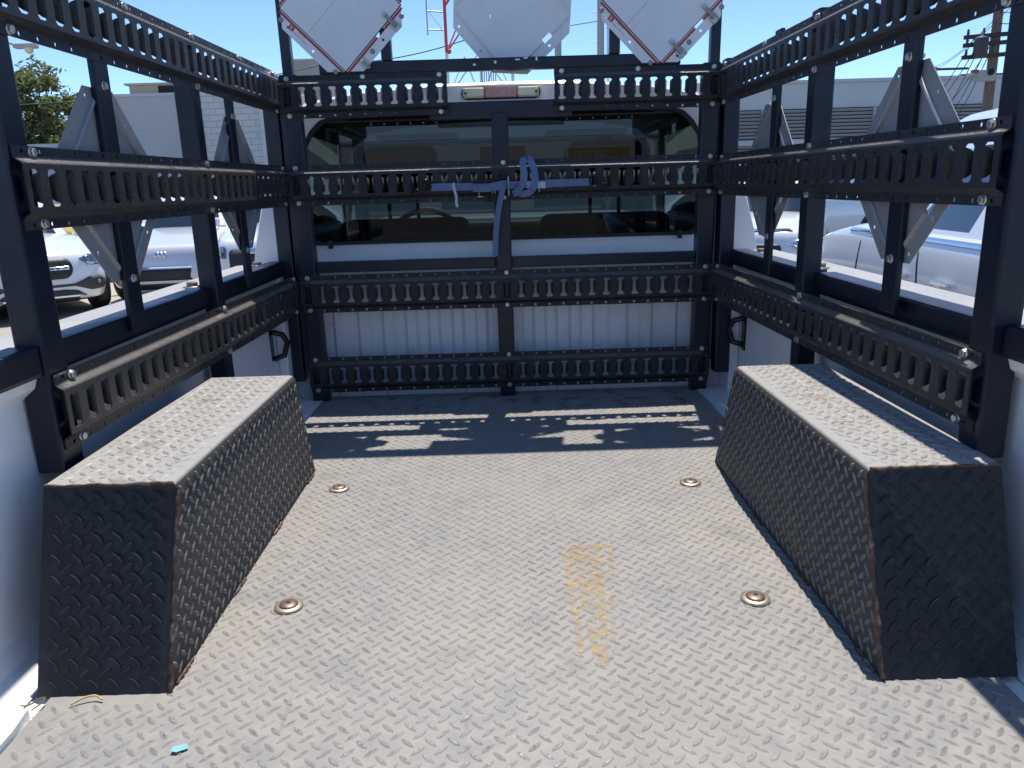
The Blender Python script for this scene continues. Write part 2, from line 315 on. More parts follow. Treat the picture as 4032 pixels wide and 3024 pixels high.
# cab
YB = .195
HP = [(.975, -.30), (.978, .2), (.966, .47), (.945, .58), (.912, .70), (.88, .82), (.845, .92), (.80, 1.01), (.71, 1.075), (.52, 1.108), (.26, 1.124), (0, 1.128)]
full = [(-a, b) for a, b in HP] + [(a, b) for a, b in HP[:-1][::-1]]
WO = [(-.70, .568), (-.722, .58), (-.727, .61), (-.735, .80), (-.732, .87), (-.722, .925), (-.692, .972), (-.658, 1.003), (-.617, 1.018), (-.4, 1.024), (-.15, 1.027)]
win = WO + [(-a, b) for a, b in WO[::-1]]
def holed(outer, inner, P):
    bm = bmesh.new(); es = []
    for loop in ([outer] + (inner if isinstance(inner[0][0], (list, tuple)) else [inner])):
        vs = [bm.verts.new(P(a, b)) for a, b in loop]
        es += [bm.edges.new((vs[i], vs[(i + 1) % len(vs)])) for i in range(len(vs))]
    bmesh.ops.triangle_fill(bm, use_beauty=True, use_dissolve=False, edges=es)
    bm.verts.index_update(); r = ([v.co.copy() for v in bm.verts], [[v.index for v in f.verts] for f in bm.faces]); bm.free(); return r
inner_out = [(a * .988, b - .012 if b > .9 else b) for a, b in full]
v, f = holed(inner_out, win, lambda a, b: (a, YB, b))
mb = MB().add(v, f)
n = len(full)
def ring(sc, y, dz=0): return [(a * sc, y, b + dz if b > .5 else b) for a, b in full]
rings = [[(a, YB, b) for a, b in inner_out], ring(.996, YB + .012, -.003), ring(1.0, YB + .035), ring(1.0, YB + .2, .004), ring(1.0, .48, .008)]
for r0, r1 in zip(rings[:-1], rings[1:]):
    mb.add(r0 + r1, [(i, i + 1, n + i + 1, n + i) for i in range(n - 1)], 0, True)
mb.build('cab_back', 'white', T)
mb = MB()                                              # roof skin ahead of the pillar, doors, pillars
ridx = [i for i in range(n) if full[i][1] > 1.0]
ys = [(.48, .008, 1), (.8, .018, 1), (1.1, .016, 1), (1.3, .002, .99), (1.40, -.03, .97)]
for (y0, d0, s0), (y1, d1, s1) in zip(ys[:-1], ys[1:]):
    r0 = [(full[i][0] * s0, y0, full[i][1] + d0) for i in ridx]; r1 = [(full[i][0] * s1, y1, full[i][1] + d1) for i in ridx]
    k = len(ridx); mb.add(r0 + r1, [(i, i + 1, k + i + 1, k + i) for i in range(k - 1)], 0, True)
mb.build('cab_roof', 'white', T)
for sx in (-1, 1):
    pr = [(.975, -.30), (.978, .2), (.966, .47), (.945, .58)]
    k = len(pr)
    MB().add([(sx * a, y, b) for y in (.48, 2.0) for a, b in pr], [(i, i + 1, k + i + 1, k + i) for i in range(k - 1)]).build('door', 'white', T)
    MB().tube([(sx * .795, 1.36, 1.01), (sx * .94, 2.02, .585)], .035, 8).build('windscreen_pillar', 'white', T)
mb = MB().bbox(-.92, .92, 1.95, 3.25, .1, .56, .06, seg=4); mb.bbox(-.98, .98, 2.0, 3.3, -.35, .42, .06, seg=3)
mb.build('hood', 'white', T)
MB().add([(-.74, 1.39, 1.075), (.74, 1.39, 1.075), (.93, 2.0, .585), (-.93, 2.0, .585)], [(0, 1, 2, 3)]).build('windscreen', 'wsglass', T)
for sx in (-1, 1):
    MB().add([(sx * .945, .50, .58), (sx * .945, 1.98, .58), (sx * .80, 1.36, 1.01), (sx * .80, .50, 1.01)], [(0, 1, 2, 3)]).build('door_window', 'wsglass', T)
# rear window: rubber surround, pane, dark printed border
ins = [(a * .985, (b - .80) * .965 + .80) for a, b in win]
v, f = holed([(a * 1.004, b + (.004 if b > .8 else -.004)) for a, b in win], ins, lambda a, b: (a, YB - .004, b))
rw = MB().add([(a, YB + .006, b) for a, b in win], [list(range(len(win)))]).build('rear_window', 'glass', T)
solid(MB().add(v, f).build('window_seal', 'rubber', rw), .008)
for sx in (-1, 1):
    MB().bbox(sx * .655 - .008, sx * .655 + .008, YB - .02, YB - .002, .552, .582, .003).build('hinge', 'rubber', rw)
# brake light
bl = MB().prism([(-.143 + .02, 1.064), (.143 - .02, 1.064)] + [(.123 + .02 * math.cos(a), 1.086 + .022 * math.sin(a)) for a in [i * math.pi / 8 - math.pi / 2 for i in range(1, 8)]] + [(.123, 1.108), (-.123, 1.108)] + [(-.123 - .02 * math.cos(a), 1.086 - .022 * math.sin(a)) for a in [i * math.pi / 8 - math.pi / 2 for i in range(1, 8)]], YB - .006, YB + .03).build('brake_light', 'rubber', T)
MB().bbox(-.058, .058, YB - .024, YB, 1.0675, 1.1045, .003).build('red_lens', 'lens_red', bl)
for sx in (-1, 1):
    a, b = sorted((sx * .0585, sx * .137))
    MB().bbox(a, b, YB - .022, YB, 1.0675, 1.1045, .009, seg=4).build('clear_lens', 'lens_clear', bl)
    MB().lathe([(.005, 0), (.005, -.004), (.002, -.004)], (sx * .126, YB - .022, 1.086), 'y', 12).build('screw', 'rustbolt', bl)
# interior
mb = MB(); ii = [i for i in range(n) if full[i][1] > .99]
for (y0, d0), (y1, d1) in (((.24, -.03), (.6, -.03)), ((.6, -.03), (1.36, -.05))):
    k = len(ii); mb.add([(full[i][0] * .965, y, full[i][1] + d) for y, d in ((y0, d0), (y1, d1)) for i in ii], [(i, i + 1, k + i + 1, k + i) for i in range(k - 1)])
mb.build('headliner', 'liner', T)
mb = MB().box(-.94, .94, .23, .26, -.3, .555).box(-.93, -.90, .26, 1.95, -.3, .56).box(.90, .93, .26, 1.95, -.3, .56).box(-.93, .93, .25, 2.0, -.34, -.3)
for sx in (-1, 1): mb.add([(sx * .93, .24, .56), (sx * .93, .5, .56), (sx * .80, .5, 1.0), (sx * .80, .24, 1.0)], [(0, 1, 2, 3)])
mb.build('interior_trim', 'plastic', T)
for x in (-.42, .42):
    st = MB().bbox(x - .27, x + .27, .50, .66, -.1, .64, .05, seg=4).bbox(x - .27, x + .27, .6, 1.1, -.1, .1, .05, seg=3).build('seat', 'fabric', T)
    MB().bbox(x - .15, x + .15, .50, .60, .73, .93, .045, seg=4).tube([(x - .06, .56, .6), (x - .06, .56, .76)], .008).tube([(x + .06, .56, .6), (x + .06, .56, .76)], .008).build('headrest', 'fabric', st)
st = MB().bbox(-.13, .13, .51, .64, -.1, .60, .04, seg=4).build('seat', 'fabric', T)
MB().bbox(-.10, .10, .52, .60, .70, .89, .035, seg=4).tube([(0, .56, .55), (0, .56, .72)], .01).build('headrest', 'fabric', st)
MB().bbox(-.90, .90, 1.62, 2.0, .2, .575, .05, seg=4).build('dashboard', 'trimgrey', T)
mb = MB().tube([(-.42 + .19 * math.cos(a), 1.42 + .06 * math.sin(a), .47 + .18 * math.sin(a)) for a in [i * math.pi / 12 for i in range(25)]], .016, 8, caps=False)
mb.bbox(-.47, -.37, 1.40, 1.62, .42, .50, .02); mb.build('steering_wheel', 'plastic', T)
for x in (-.42, .42): MB().bbox(x - .2, x + .2, 1.22, 1.40, .995, 1.02, .01).build('sun_visor', 'liner', T)
MB().bbox(-.12, .12, 1.44, 1.47, .90, .965, .012).tube([(0, 1.46, .96), (0, 1.42, 1.05)], .008).build('rear_view_mirror', 'plastic', T)

def wheel_mesh(r=.34, w=.22):
    t = MB().lathe([(r * .62, -w / 2), (r * .9, -w / 2), (r * .985, -w * .36), (r, -w * .2), (r, w * .2), (r * .985, w * .36), (r * .9, w / 2), (r * .62, w / 2)], (0, 0, 0), 'x', 40).mesh('tyre', 'rubber')
    rm = MB().lathe([(r * .64, w * .47), (r * .60, w * .5), (r * .56, w * .42), (r * .5, w * .1)], (0, 0, 0), 'x', 40)
    for k in range(5):
        m = Matrix.Rotation(2 * math.pi * k / 5, 4, 'X')
        rm.bbox(w * .3, w * .44, -.035, .035, .02, r * .58, .008, m=m)
    rm.lathe([(.07, w * .2), (.07, w * .44), (.045, w * .48), (.02, w * .48)], (0, 0, 0), 'x', 16)
    return t, rm.mesh('rim', 'galv')
TY, RM = wheel_mesh()
def wheel(parent, x, y, z, keep=False):
    mw = Matrix.Translation((x, y, z)) @ (Matrix.Rotation(math.pi, 4, 'Z') if x < 0 else Matrix.Identity(4))
    w = inst('wheel', TY, parent, mw, keep); r = inst('rim', RM, w, None, False); return w
for x in (-.86, .86):
    wheel(T, x, -1.19, .34); wheel(T, x, 2.55, .34)
# ------------------------------------------------------------ tread plate
P = 0.0328
LUG_O = [(-.0140, 0), (-.0086, .0033), (0, .0047), (.0086, .0033), (.0140, 0), (.0086, -.0033), (0, -.0047), (-.0086, -.0033)]
LUG_T = [(-.0102, 0), (-.0066, .0016), (0, .0023), (.0066, .0016), (.0102, 0), (.0066, -.0016), (0, -.0023), (-.0066, -.0016)]
def lugs(mb, org, ux, uy, nn, a0, a1, b0, b1, ok, h=.0019, flip=False, m0=0):
    org, ux, uy, nn = map(Vector, (org, ux, uy, nn)); c = s = math.sqrt(.5)
    ia, ib = math.floor(a0 / P) - 1, math.floor(b0 / P) - 1
    for i in range(ia, math.ceil(a1 / P) + 2):
        for j in range(ib, math.ceil(b1 / P) + 2):
            for k in (0, 1):
                a = (i + .5 * k) * P; b = (j + .5 * k) * P
                if not (a0 + .008 < a < a1 - .008 and b0 + .008 < b < b1 - .008 and ok(a, b)): continue
                sg = 1 if (k ^ flip) else -1; hh = h * random.uniform(.8, 1.1)
                e = ux * c + uy * (s * sg); g = uy * c - ux * (s * sg); o = org + ux * a + uy * b
                lo = [o + e * u + g * w for u, w in LUG_O]; hi = [o + e * u + g * w + nn * hh for u, w in LUG_T]
                mb.add(lo + hi, [(q, (q + 1) % 8, 8 + (q + 1) % 8, 8 + q) for q in range(8)], m0, False)
                mb.add(hi, [list(range(8))], m0 or 1)
FP = [(-.745, -1.97), (.745, -1.97), (.745, -1.69), (.74, -.70), (.705, -.60), (.70, .095), (-.70, .095), (-.705, -.60), (-.74, -.70), (-.745, -1.69)]
FL = empty('floor_plate', (0, -.95, -.01), 0, 'worn grey diamond tread steel plate lining the truck bed floor', 'floor plate')
MB().prism(FP, -.0095, 0.0, ax='z').build('sheet', 'plate', FL)
mb = MB()
def hw(y): return .735 if y < -1.70 else (.56 if y < -.69 else .69)
lugs(mb, (0, 0, 0), (1, 0, 0), (0, 1, 0), (0, 0, 1), -.74, .74, -1.96, .08, lambda a, b: abs(a) < hw(b), h=.0016)
o = mb.build('tread_pattern', ['plate', 'lug'], FL, recalc=False); o['kind'] = 'stuff'
# faded yellow outline painted on the plate, brown staining by the bulkhead
mb = MB(); z = .0007
def stripe(a, b, w0, w1):
    (x0, y0), (x1, y1) = a, b; d = Vector((x1 - x0, y1 - y0)).normalized(); nx, ny = -d.y, d.x
    mb.add([(x0 + nx * w0, y0 + ny * w0, z), (x0 - nx * w0, y0 - ny * w0, z), (x1 - nx * w1, y1 - ny * w1, z), (x1 + nx * w1, y1 + ny * w1, z)], [(0, 1, 2, 3)])
stripe((.098, -1.212), (.206, -1.216), .010, .008); stripe((.206, -1.216), (.155, -1.63), .006, .004)
stripe((.108, -1.235), (.104, -1.60), .009, .006); stripe((.152, -1.22), (.134, -1.64), .036, .012)
mb.build('yellow_paint_mark', 'yellowmark', FL)
MB().add([(-.45, -.16, .0005), (.62, -.16, .0005), (.66, .07, .0005), (-.60, .07, .0005)], [(0, 1, 2, 3)]).build('rust_stain', 'floorrust', FL)
for x, y in ((-.46, -.84), (.46, -.875), (-.435, -1.425), (.445, -1.451)):
    w = MB().lathe([(.0265, 0), (.0275, .002), (.0265, .0045), (.018, .0055)], (x, y, .0005), 'z', 32).build('washer', 'washer', FL)
    b = MB().lathe([(.0170, .0045), (.0180, .0060), (.0165, .0080), (.0100, .0098), (.0045, .0102)], (x, y, .0005), 'z', 32)
    b.build('bolt_head', 'rustbolt', w)
    MB().lathe([(.0042, .0103), (.0042, .0107), (.001, .0107)], (x, y, .0005), 'z', 6).build('socket', 'dark', w)

# ------------------------------------------------------------ wheel well boxes
ZT = .312
def wbox(sx, yf0, yf1, yn0, yn1, xi, xt, xo, label):
    e = empty('wheel_well_box', (sx * .68, (yf0 + yn0) / 2, 0), 0, label, 'wheel box', 'tread plate boxes over the wheel wells')
    A = lambda x, y, z: Vector((sx * x, y, z))
    bt = [A(xi, yf0, .0), A(xi, yn0, .0), A(xo, yn0, .0), A(xo, yf0, .0)]
    r = .014
    tp = [A(xt, yf1, ZT), A(xt, yn1, ZT), A(xo, yn1, ZT), A(xo, yf1, ZT)]
    # top and inner side bend over a rounded fold
    mb = MB(); k = 7; prof = []
    prof.append((xi, 0.0)); 
    for q in range(k):
        a = math.pi / 2 * q / (k - 1); prof.append((xt + r - r * math.cos(a), ZT - r + r * math.sin(a)))
    prof.append((xo, ZT))
    def yat(z, y0, y1): return y0 + (y1 - y0) * z / ZT
    vs = [A(x, yat(z, yf0, yf1), z) for x, z in prof] + [A(x, yat(z, yn0, yn1), z) for x, z in prof]; m = len(prof)
    mb.add(vs, [(i, i + 1, m + i + 1, m + i) for i in range(m - 1)], 0, True)
    mb.add([A(xo, yf0, 0), A(xo, yf1, ZT), A(xo, yn1, ZT), A(xo, yn0, 0)], [(0, 1, 2, 3)])
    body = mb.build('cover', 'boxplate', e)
    for y0, y1, nm in ((yn0, yn1, 'end_plate'), (yf0, yf1, 'end_plate')):
        s = -1 if y0 == yn0 else 1
        MB().add([A(xi, y0, 0), A(xo, y0, 0), A(xo, y1, ZT - .002), A(xt + .008, y1, ZT - .002), A(xt, y1 - s * .003, ZT - r)], [(0, 1, 2, 3, 4)]).build(nm, 'boxplate', e)
    # treads
    t = MB()
    lugs(t, A(xt, (yf1 + yn1) / 2, ZT), A(1, 0, 0), A(0, 1, 0), A(0, 0, 1), .016, xo - xt, -(yf1 - yn1) / 2, (yf1 - yn1) / 2, lambda a, b: True)
    up = (A(xt, 0, ZT - r) - A(xi, 0, 0)).normalized(); nn = A(-up.z, 0, up.x * 1.0)
    ym = (yf0 + yn0) / 2
    lugs(t, A(xi, ym, 0), A(0, 1, 0), up, nn, -(yf0 - yn0) / 2, (yf0 - yn0) / 2, .004, ZT - r * .6, lambda a, b: yat(b, yn0, yn1) + .008 < ym + a < yat(b, yf0, yf1) - .008)
    up = A(0, yn1 - yn0, ZT).normalized(); nn = A(0, -up.z, abs(up.y))
    lugs(t, A((xi + xo) / 2, yn0, 0), A(1, 0, 0), up, nn, -(xo - xi) / 2, (xo - xi) / 2, .004, ZT * 1.05, lambda a, b: (xi + xo) / 2 + a > xi + (xt - xi) * b / ZT + .01, h=.0012, m0=2)
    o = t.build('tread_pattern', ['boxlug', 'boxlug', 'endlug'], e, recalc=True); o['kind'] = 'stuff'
    def bead(p, q, r0=.004, nseg=26):
        MB().tube([p.lerp(q, i / nseg) + Vector((random.uniform(-1, 1), random.uniform(-1, 1), random.uniform(-1, 1))) * .0012 for i in range(nseg + 1)], [r0 * random.uniform(.6, 1.25) for i in range(nseg + 1)], 7).build('weld_bead', 'weld', e)
    bead(A(xi, yn0, .004), A(xt, yn1 , ZT - r)); bead(A(xt + .006, yn1, ZT - .001), A(xo, yn1, ZT - .001), .003)
    for u in (.02, .3, .58, .9): bead(A(xi - .001, yn0 + (yf0 - yn0) * u, .002), A(xi - .001, yn0 + (yf0 - yn0) * (u + .07), .002), .0042, 10)
    return e
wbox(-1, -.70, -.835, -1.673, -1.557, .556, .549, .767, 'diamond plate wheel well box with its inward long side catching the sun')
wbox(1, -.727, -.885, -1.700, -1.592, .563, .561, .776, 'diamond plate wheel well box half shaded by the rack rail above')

# ------------------------------------------------------------ rack: E-track rails
PS = .0508
def rail_mesh(n):
    mb = MB(); zs = [(.0675, 0), (.0515, 0), (.0475, -.0020), (.0442, -.0075), (.0415, -.0125), (.0385, -.0145)]
    yc = -.0145
    for i in range(n):
        x = i * PS; xl, xr = x - PS / 2, x + PS / 2
        for s in (1, -1):
            (z0, _), (z1, _) = zs[0], zs[1]; c = (z0 + z1) / 2; rr = .0043
            oc = [(x + rr * math.cos(a), 0, s * (c + rr * math.sin(a))) for a in [R(22.5 + 45 * k) for k in range(8)]]
            qc = [(xr, 0, s * z0), (xl, 0, s * z0), (xl, 0, s * z1), (xr, 0, s * z1)]
            fs = []
            for k in range(4):
                a, b = 2 * k, 2 * k + 1
                fs.append((8 + k, 8 + (k + 1) % 4, (b + 1) % 8, b)) if 0 else None
            fs = [(8, 0, 1), (8, 1, 2, 9), (9, 2, 3), (9, 3, 4, 10), (10, 4, 5), (10, 5, 6, 11), (11, 6, 7), (11, 7, 0, 8)]
            mb.add(oc + qc, fs)
            for (za, ya), (zb, yb) in zip(zs[1:-1], zs[2:]):
                mb.add([(xl, ya, s * za), (xr, ya, s * za), (xr, yb, s * zb), (xl, yb, s * zb)], [(0, 1, 2, 3)], 0, True)
        w, h, c = .0135, .0305, .0050; H = zs[-1][0]
        hole = [(x + w - c, h), (x + w, h - c), (x + w, -h + c), (x + w - c, -h), (x - w + c, -h), (x - w, -h + c), (x - w, h - c), (x - w + c, h)]
        vs = [(a, yc, b) for a, b in hole] + [(xr, yc, H), (xr, yc, -H), (xl, yc, -H), (xl, yc, H)]
        mb.add(vs, [(8, 0, 1), (8, 1, 2, 9), (9, 2, 3), (9, 3, 4, 10), (10, 4, 5), (10, 5, 6, 11), (11, 6, 7), (11, 7, 0, 8)])
        for s in (-1, 1):
            mb.add([(x + s * w, yc, h - c), (x + s * w, yc, -h + c), (x + s * (w - .003), yc + .007, -h + c + .003), (x + s * .0062, yc + .0125, -h + c + .0085), (x + s * .0062, yc + .0125, h - c - .0085), (x + s * (w - .003), yc + .007, h - c - .003)], [(0, 1, 2, 5), (2, 3, 4, 5)], 0, True)
    return mb.mesh('e_track_rail', 'rail', weld=True)
RMESH = {}
def hexbolt():
    mb = MB().lathe([(.0088, 0), (.0088, -.0014), (.005, -.0014)], (0, 0, 0), 'y', 20)
    mb.lathe([(.0074, -.0014), (.0074, -.0056), (.0064, -.0066), (.003, -.0066)], (0, 0, 0), 'y', 6, smooth=False)
    return mb.mesh('bolt', 'zinc')
BOLT = hexbolt()
RK = empty('cargo_rack', (0, -.7, 0), 0, 'black steel tube rack with slotted tie-down rails standing in the truck bed', 'rack')
def rail(n, mw, bolts, lab=None):
    if n not in RMESH: RMESH[n] = rail_mesh(n)
    o = inst('tie_down_rail', RMESH[n], RK, mw); solid(o, .0026, -1 if False else 0)
    if lab: o['label'] = lab
    for i, t in bolts:
        b = bpy.data.objects.new('bolt', BOLT); COL.objects.link(b)
        b.matrix_basis = Matrix.Translation((i * PS, -.0013, t * .0577)) @ Matrix.Rotation(random.uniform(0, 1), 4, 'Y'); b.parent = o
    return o
def yf(z): return -.036 * (z - .765)
LEAN = Matrix.Rotation(math.atan(.036), 4, 'X')
def front(n, x0, zc, bolts, ry=0.0):
    return rail(n, Matrix.Translation((x0, yf(zc), zc)) @ LEAN, bolts)
allb = lambda *c: [(i, s) for i in c for s in (1, -1)]
X0 = -14 * PS
front(11, X0, 1.0672, allb(0, 10) + [(5, 1)]); front(11, 4 * PS, 1.0672, allb(0, 10) + [(5, 1)])
front(29, X0, .7815, allb(0, 14, 28)); front(29, X0, .4045, allb(0, 14, 28)); front(29, X0, .104, allb(0, 14, 28))
def side(sx, zc, y0, n, bolts):
    toe = math.atan(.019)
    if sx < 0: mw = Matrix.Translation((-.7565 + .0193 * y0, y0, zc)) @ Matrix.Rotation(math.pi / 2 - toe, 4, 'Z')
    else: mw = Matrix.Translation((.7434 - .0188 * (y0 + (n - 1) * PS), y0 + (n - 1) * PS, zc)) @ Matrix.Rotation(-math.pi / 2 + toe, 4, 'Z')
    return rail(n, mw, bolts)
for zc, nm in ((1.0855, 'u'), (.782, 'm'), (.404, 'l')):
    side(-1, zc, -1.425, 29, allb(0.5, 15, 28) + ([(8.4, 1), (21.6, 1)] if nm == 'u' else []))
for zc, nm in ((1.0705, 'u'), (.7775, 'm'), (.4085, 'l')):
    side(1, zc, -1.492, 30, allb(28.6, 14.7, 0.3) + ([(7.7, 1)] if nm == 'u' else []))

# tubes of the rack
def tubebox(nm, x0, x1, y0, y1, z0, z1, b=.005, lean=False):
    m = None
    if lean: m = Matrix.Translation((0, yf(0), 0)) @ Matrix.Shear('XY', 4, (0, 0)) if 0 else Matrix(((1, 0, 0, 0), (0, 1, -.036, .036 * .765), (0, 0, 1, 0), (0, 0, 0, 1)))
    return MB().bbox(x0, x1, y0, y1, z0, z1, b, m=m).build(nm, 'tube', RK)
g = .0016
for sx in (-1, 1):
    a, b = sorted((sx * .677, sx * .736)); tubebox('post', a, b, g, .052, .0, 1.140, lean=True)            # front corner posts
for sx, xi, y0 in ((-1, .7605, .028), (1, .7475, -.027)):                                                   # side corner posts
    a, b = sorted((sx * xi, sx * (xi + .052))); tubebox('post', a, b, y0, y0 + .057, .08, 1.150)
    a, b = sorted((sx * .737, sx * xi)); tubebox('gusset', a, b, max(y0, .004) + .01, y0 + .05, .12, 1.130)
tubebox('post', -.036, .021, g, .046, .002, 1.002, lean=True)                                              # middle post
tubebox('beam', -.600, .600, g, .038, 1.1355, 1.1735, lean=True)                                           # bar under the signs
tubebox('beam', -.245, .240, .012, .050, .985, 1.0405, lean=True)                                          # bar across the cab window
for a, b in ((-.677, -.036), (.021, .677)): tubebox('beam', a, b, .006, .042, .479, .517, lean=True)
for a, b in ((-.722, -.688), (-.392, -.357), (.362, .398), (.698, .731)): tubebox('sign_post', a, b, g + .001, .037, 1.1745 if abs(a) < .6 and abs(b) < .6 else 1.12, 1.655, .004, True)
for a in (.56,): tubebox('sign_post', a, a + .036, g + .001, .037, 1.1745, 1.655, .004, True)
tubebox('shadow_board', -.735, .735, .040, .052, 1.645, 1.80, .003, True)                                        # unseen board added above the signs to cast the dark floor band
tubebox('shadow_panel', -.165, .245, .040, .052, 1.455, 1.642, .003, True)  # unseen panel, added to fill the middle of the shadow on the floor
for a, b in ((-.677, -.203), (.203, .677)): tubebox('mounting_strip', a, b, g, .007, 1.106, 1.1350, .001, True)
SP = {-1: ((.786, .835, -1.460, -1.397, .297), (.7708, .818, -.690, -.638, .02)), 1: ((.773, .822, -1.530, -1.473, .297), (.7583, .806, -.769, -.717, .02))}
BR = {-1: ((.7785, -1.154, -1.096), (.7648, -.4536, -.4056)), 1: ((.7662, -1.226, -1.170), (.7528, -.5236, -.4754))}
for sx in (-1, 1):
    for x0, x1, y0, y1, zb in SP[sx]:
        a, b = sorted((sx * x0, sx * x1)); tubebox('post', a, b, y0, y1, zb, 1.150)
    ends = [-1.95, SP[sx][0][2], SP[sx][0][3], SP[sx][1][2], SP[sx][1][3], .028 if sx < 0 else -.027]
    for y0, y1 in ((ends[0], ends[1]), (ends[2], ends[3]), (ends[4], ends[5])):
        a, b = sorted((sx * .791, sx * .846)); tubebox('beam', a, b, y0, y1, .472, .526, .008)
    for x0, y0, y1 in BR[sx]:
        a, b = sorted((sx * x0, sx * (x0 + .012))); tubebox('bar', a, b, y0, y1, .492, 1.15, .003)
        for z in (.60, .975):
            mw = Matrix.Translation((sx * x0, (y0 + y1) / 2, z)) @ Matrix.Rotation(-sx * math.pi / 2, 4, 'Z')
            inst('bolt', BOLT, RK, mw)
    yb = [-.90, -.36] if sx < 0 else [-.52, .06]
    # bolts through the bed rail
    for y in ((-.62, -.02) if sx < 0 else (-.62, -.10)):
        w = MB().lathe([(.026, 0), (.026, .003), (.01, .003)], (sx * .905, y + .1, .5062), 'z', 24).build('washer', 'washer', RK)
        MB().lathe([(.0165, .003), (.0165, .013), (.014, .015), (.006, .015)], (sx * .905, y + .1, .5062), 'z', 6, smooth=False).build('bolt_head', 'rustbolt', w)
# rust and scuffs left on the cross bar
MB().add([(-.235, .0075, .988), (-.14, .0075, .988), (-.145, .0075, 1.0), (-.235, .0075, 1.004)], [(0, 1, 2, 3)]).build('rust_patch', 'rustpatch', RK)
mb = MB()
for x, z, w, h in ((.05, 1.163, .016, .004), (.078, 1.167, .014, .004), (.118, 1.160, .006, .012), (-.09, 1.150, .01, .006), (-.02, 1.155, .008, .008)):
    y = yf(z) + g - .0006; mb.add([(x, y, z), (x + w, y, z), (x + w, y, z + h), (x, y, z + h)], [(0, 1, 2, 3)])
mb.build('paint_chip', 'signwhite', RK)
# ------------------------------------------------------------ placard holders
def octo(h, f): return [(h, f), (f, h), (-f, h), (-h, f), (-h, -f), (-f, -h), (f, -h), (h, -f)]
def circ(x, y, r, n=10): return [(x + r * math.cos(2 * math.pi * k / n), y + r * math.sin(2 * math.pi * k / n)) for k in range(n)]
C45 = math.sqrt(.5)
def edgept(q, t, off):            # point along diamond edge: quadrant q (0 lower right, 1 upper right, 2 upper left, 3 lower left), t -1..1, off outward
    m = .195 * C45 + off; a = R(-45 + 90 * q); n = (math.cos(a), math.sin(a)); d = (-n[1], n[0])
    return (n[0] * m + d[0] * t, n[1] * m + d[1] * t)
def slotpoly(q, t, w, h, off=.003): return [edgept(q, t + a * w / 2, off + b * h / 2) for a, b in ((-1, -1), (1, -1), (1, 1), (-1, 1))]
def holder_plate(mb, half):
    holes = [circ(*edgept(q, t, .026), .0045) for q in range(4) for t in (-.085, .02)] + [slotpoly(0, .03, .034, .016)]
    if half: holes += [slotpoly(1, -.03, .030, .012), circ(.06, .09, .006), circ(-.07, -.02, .005)]
    v, f = holed(octo(.195, .06), holes, lambda a, b: (a, 0, b))
    mb.add(v, f)
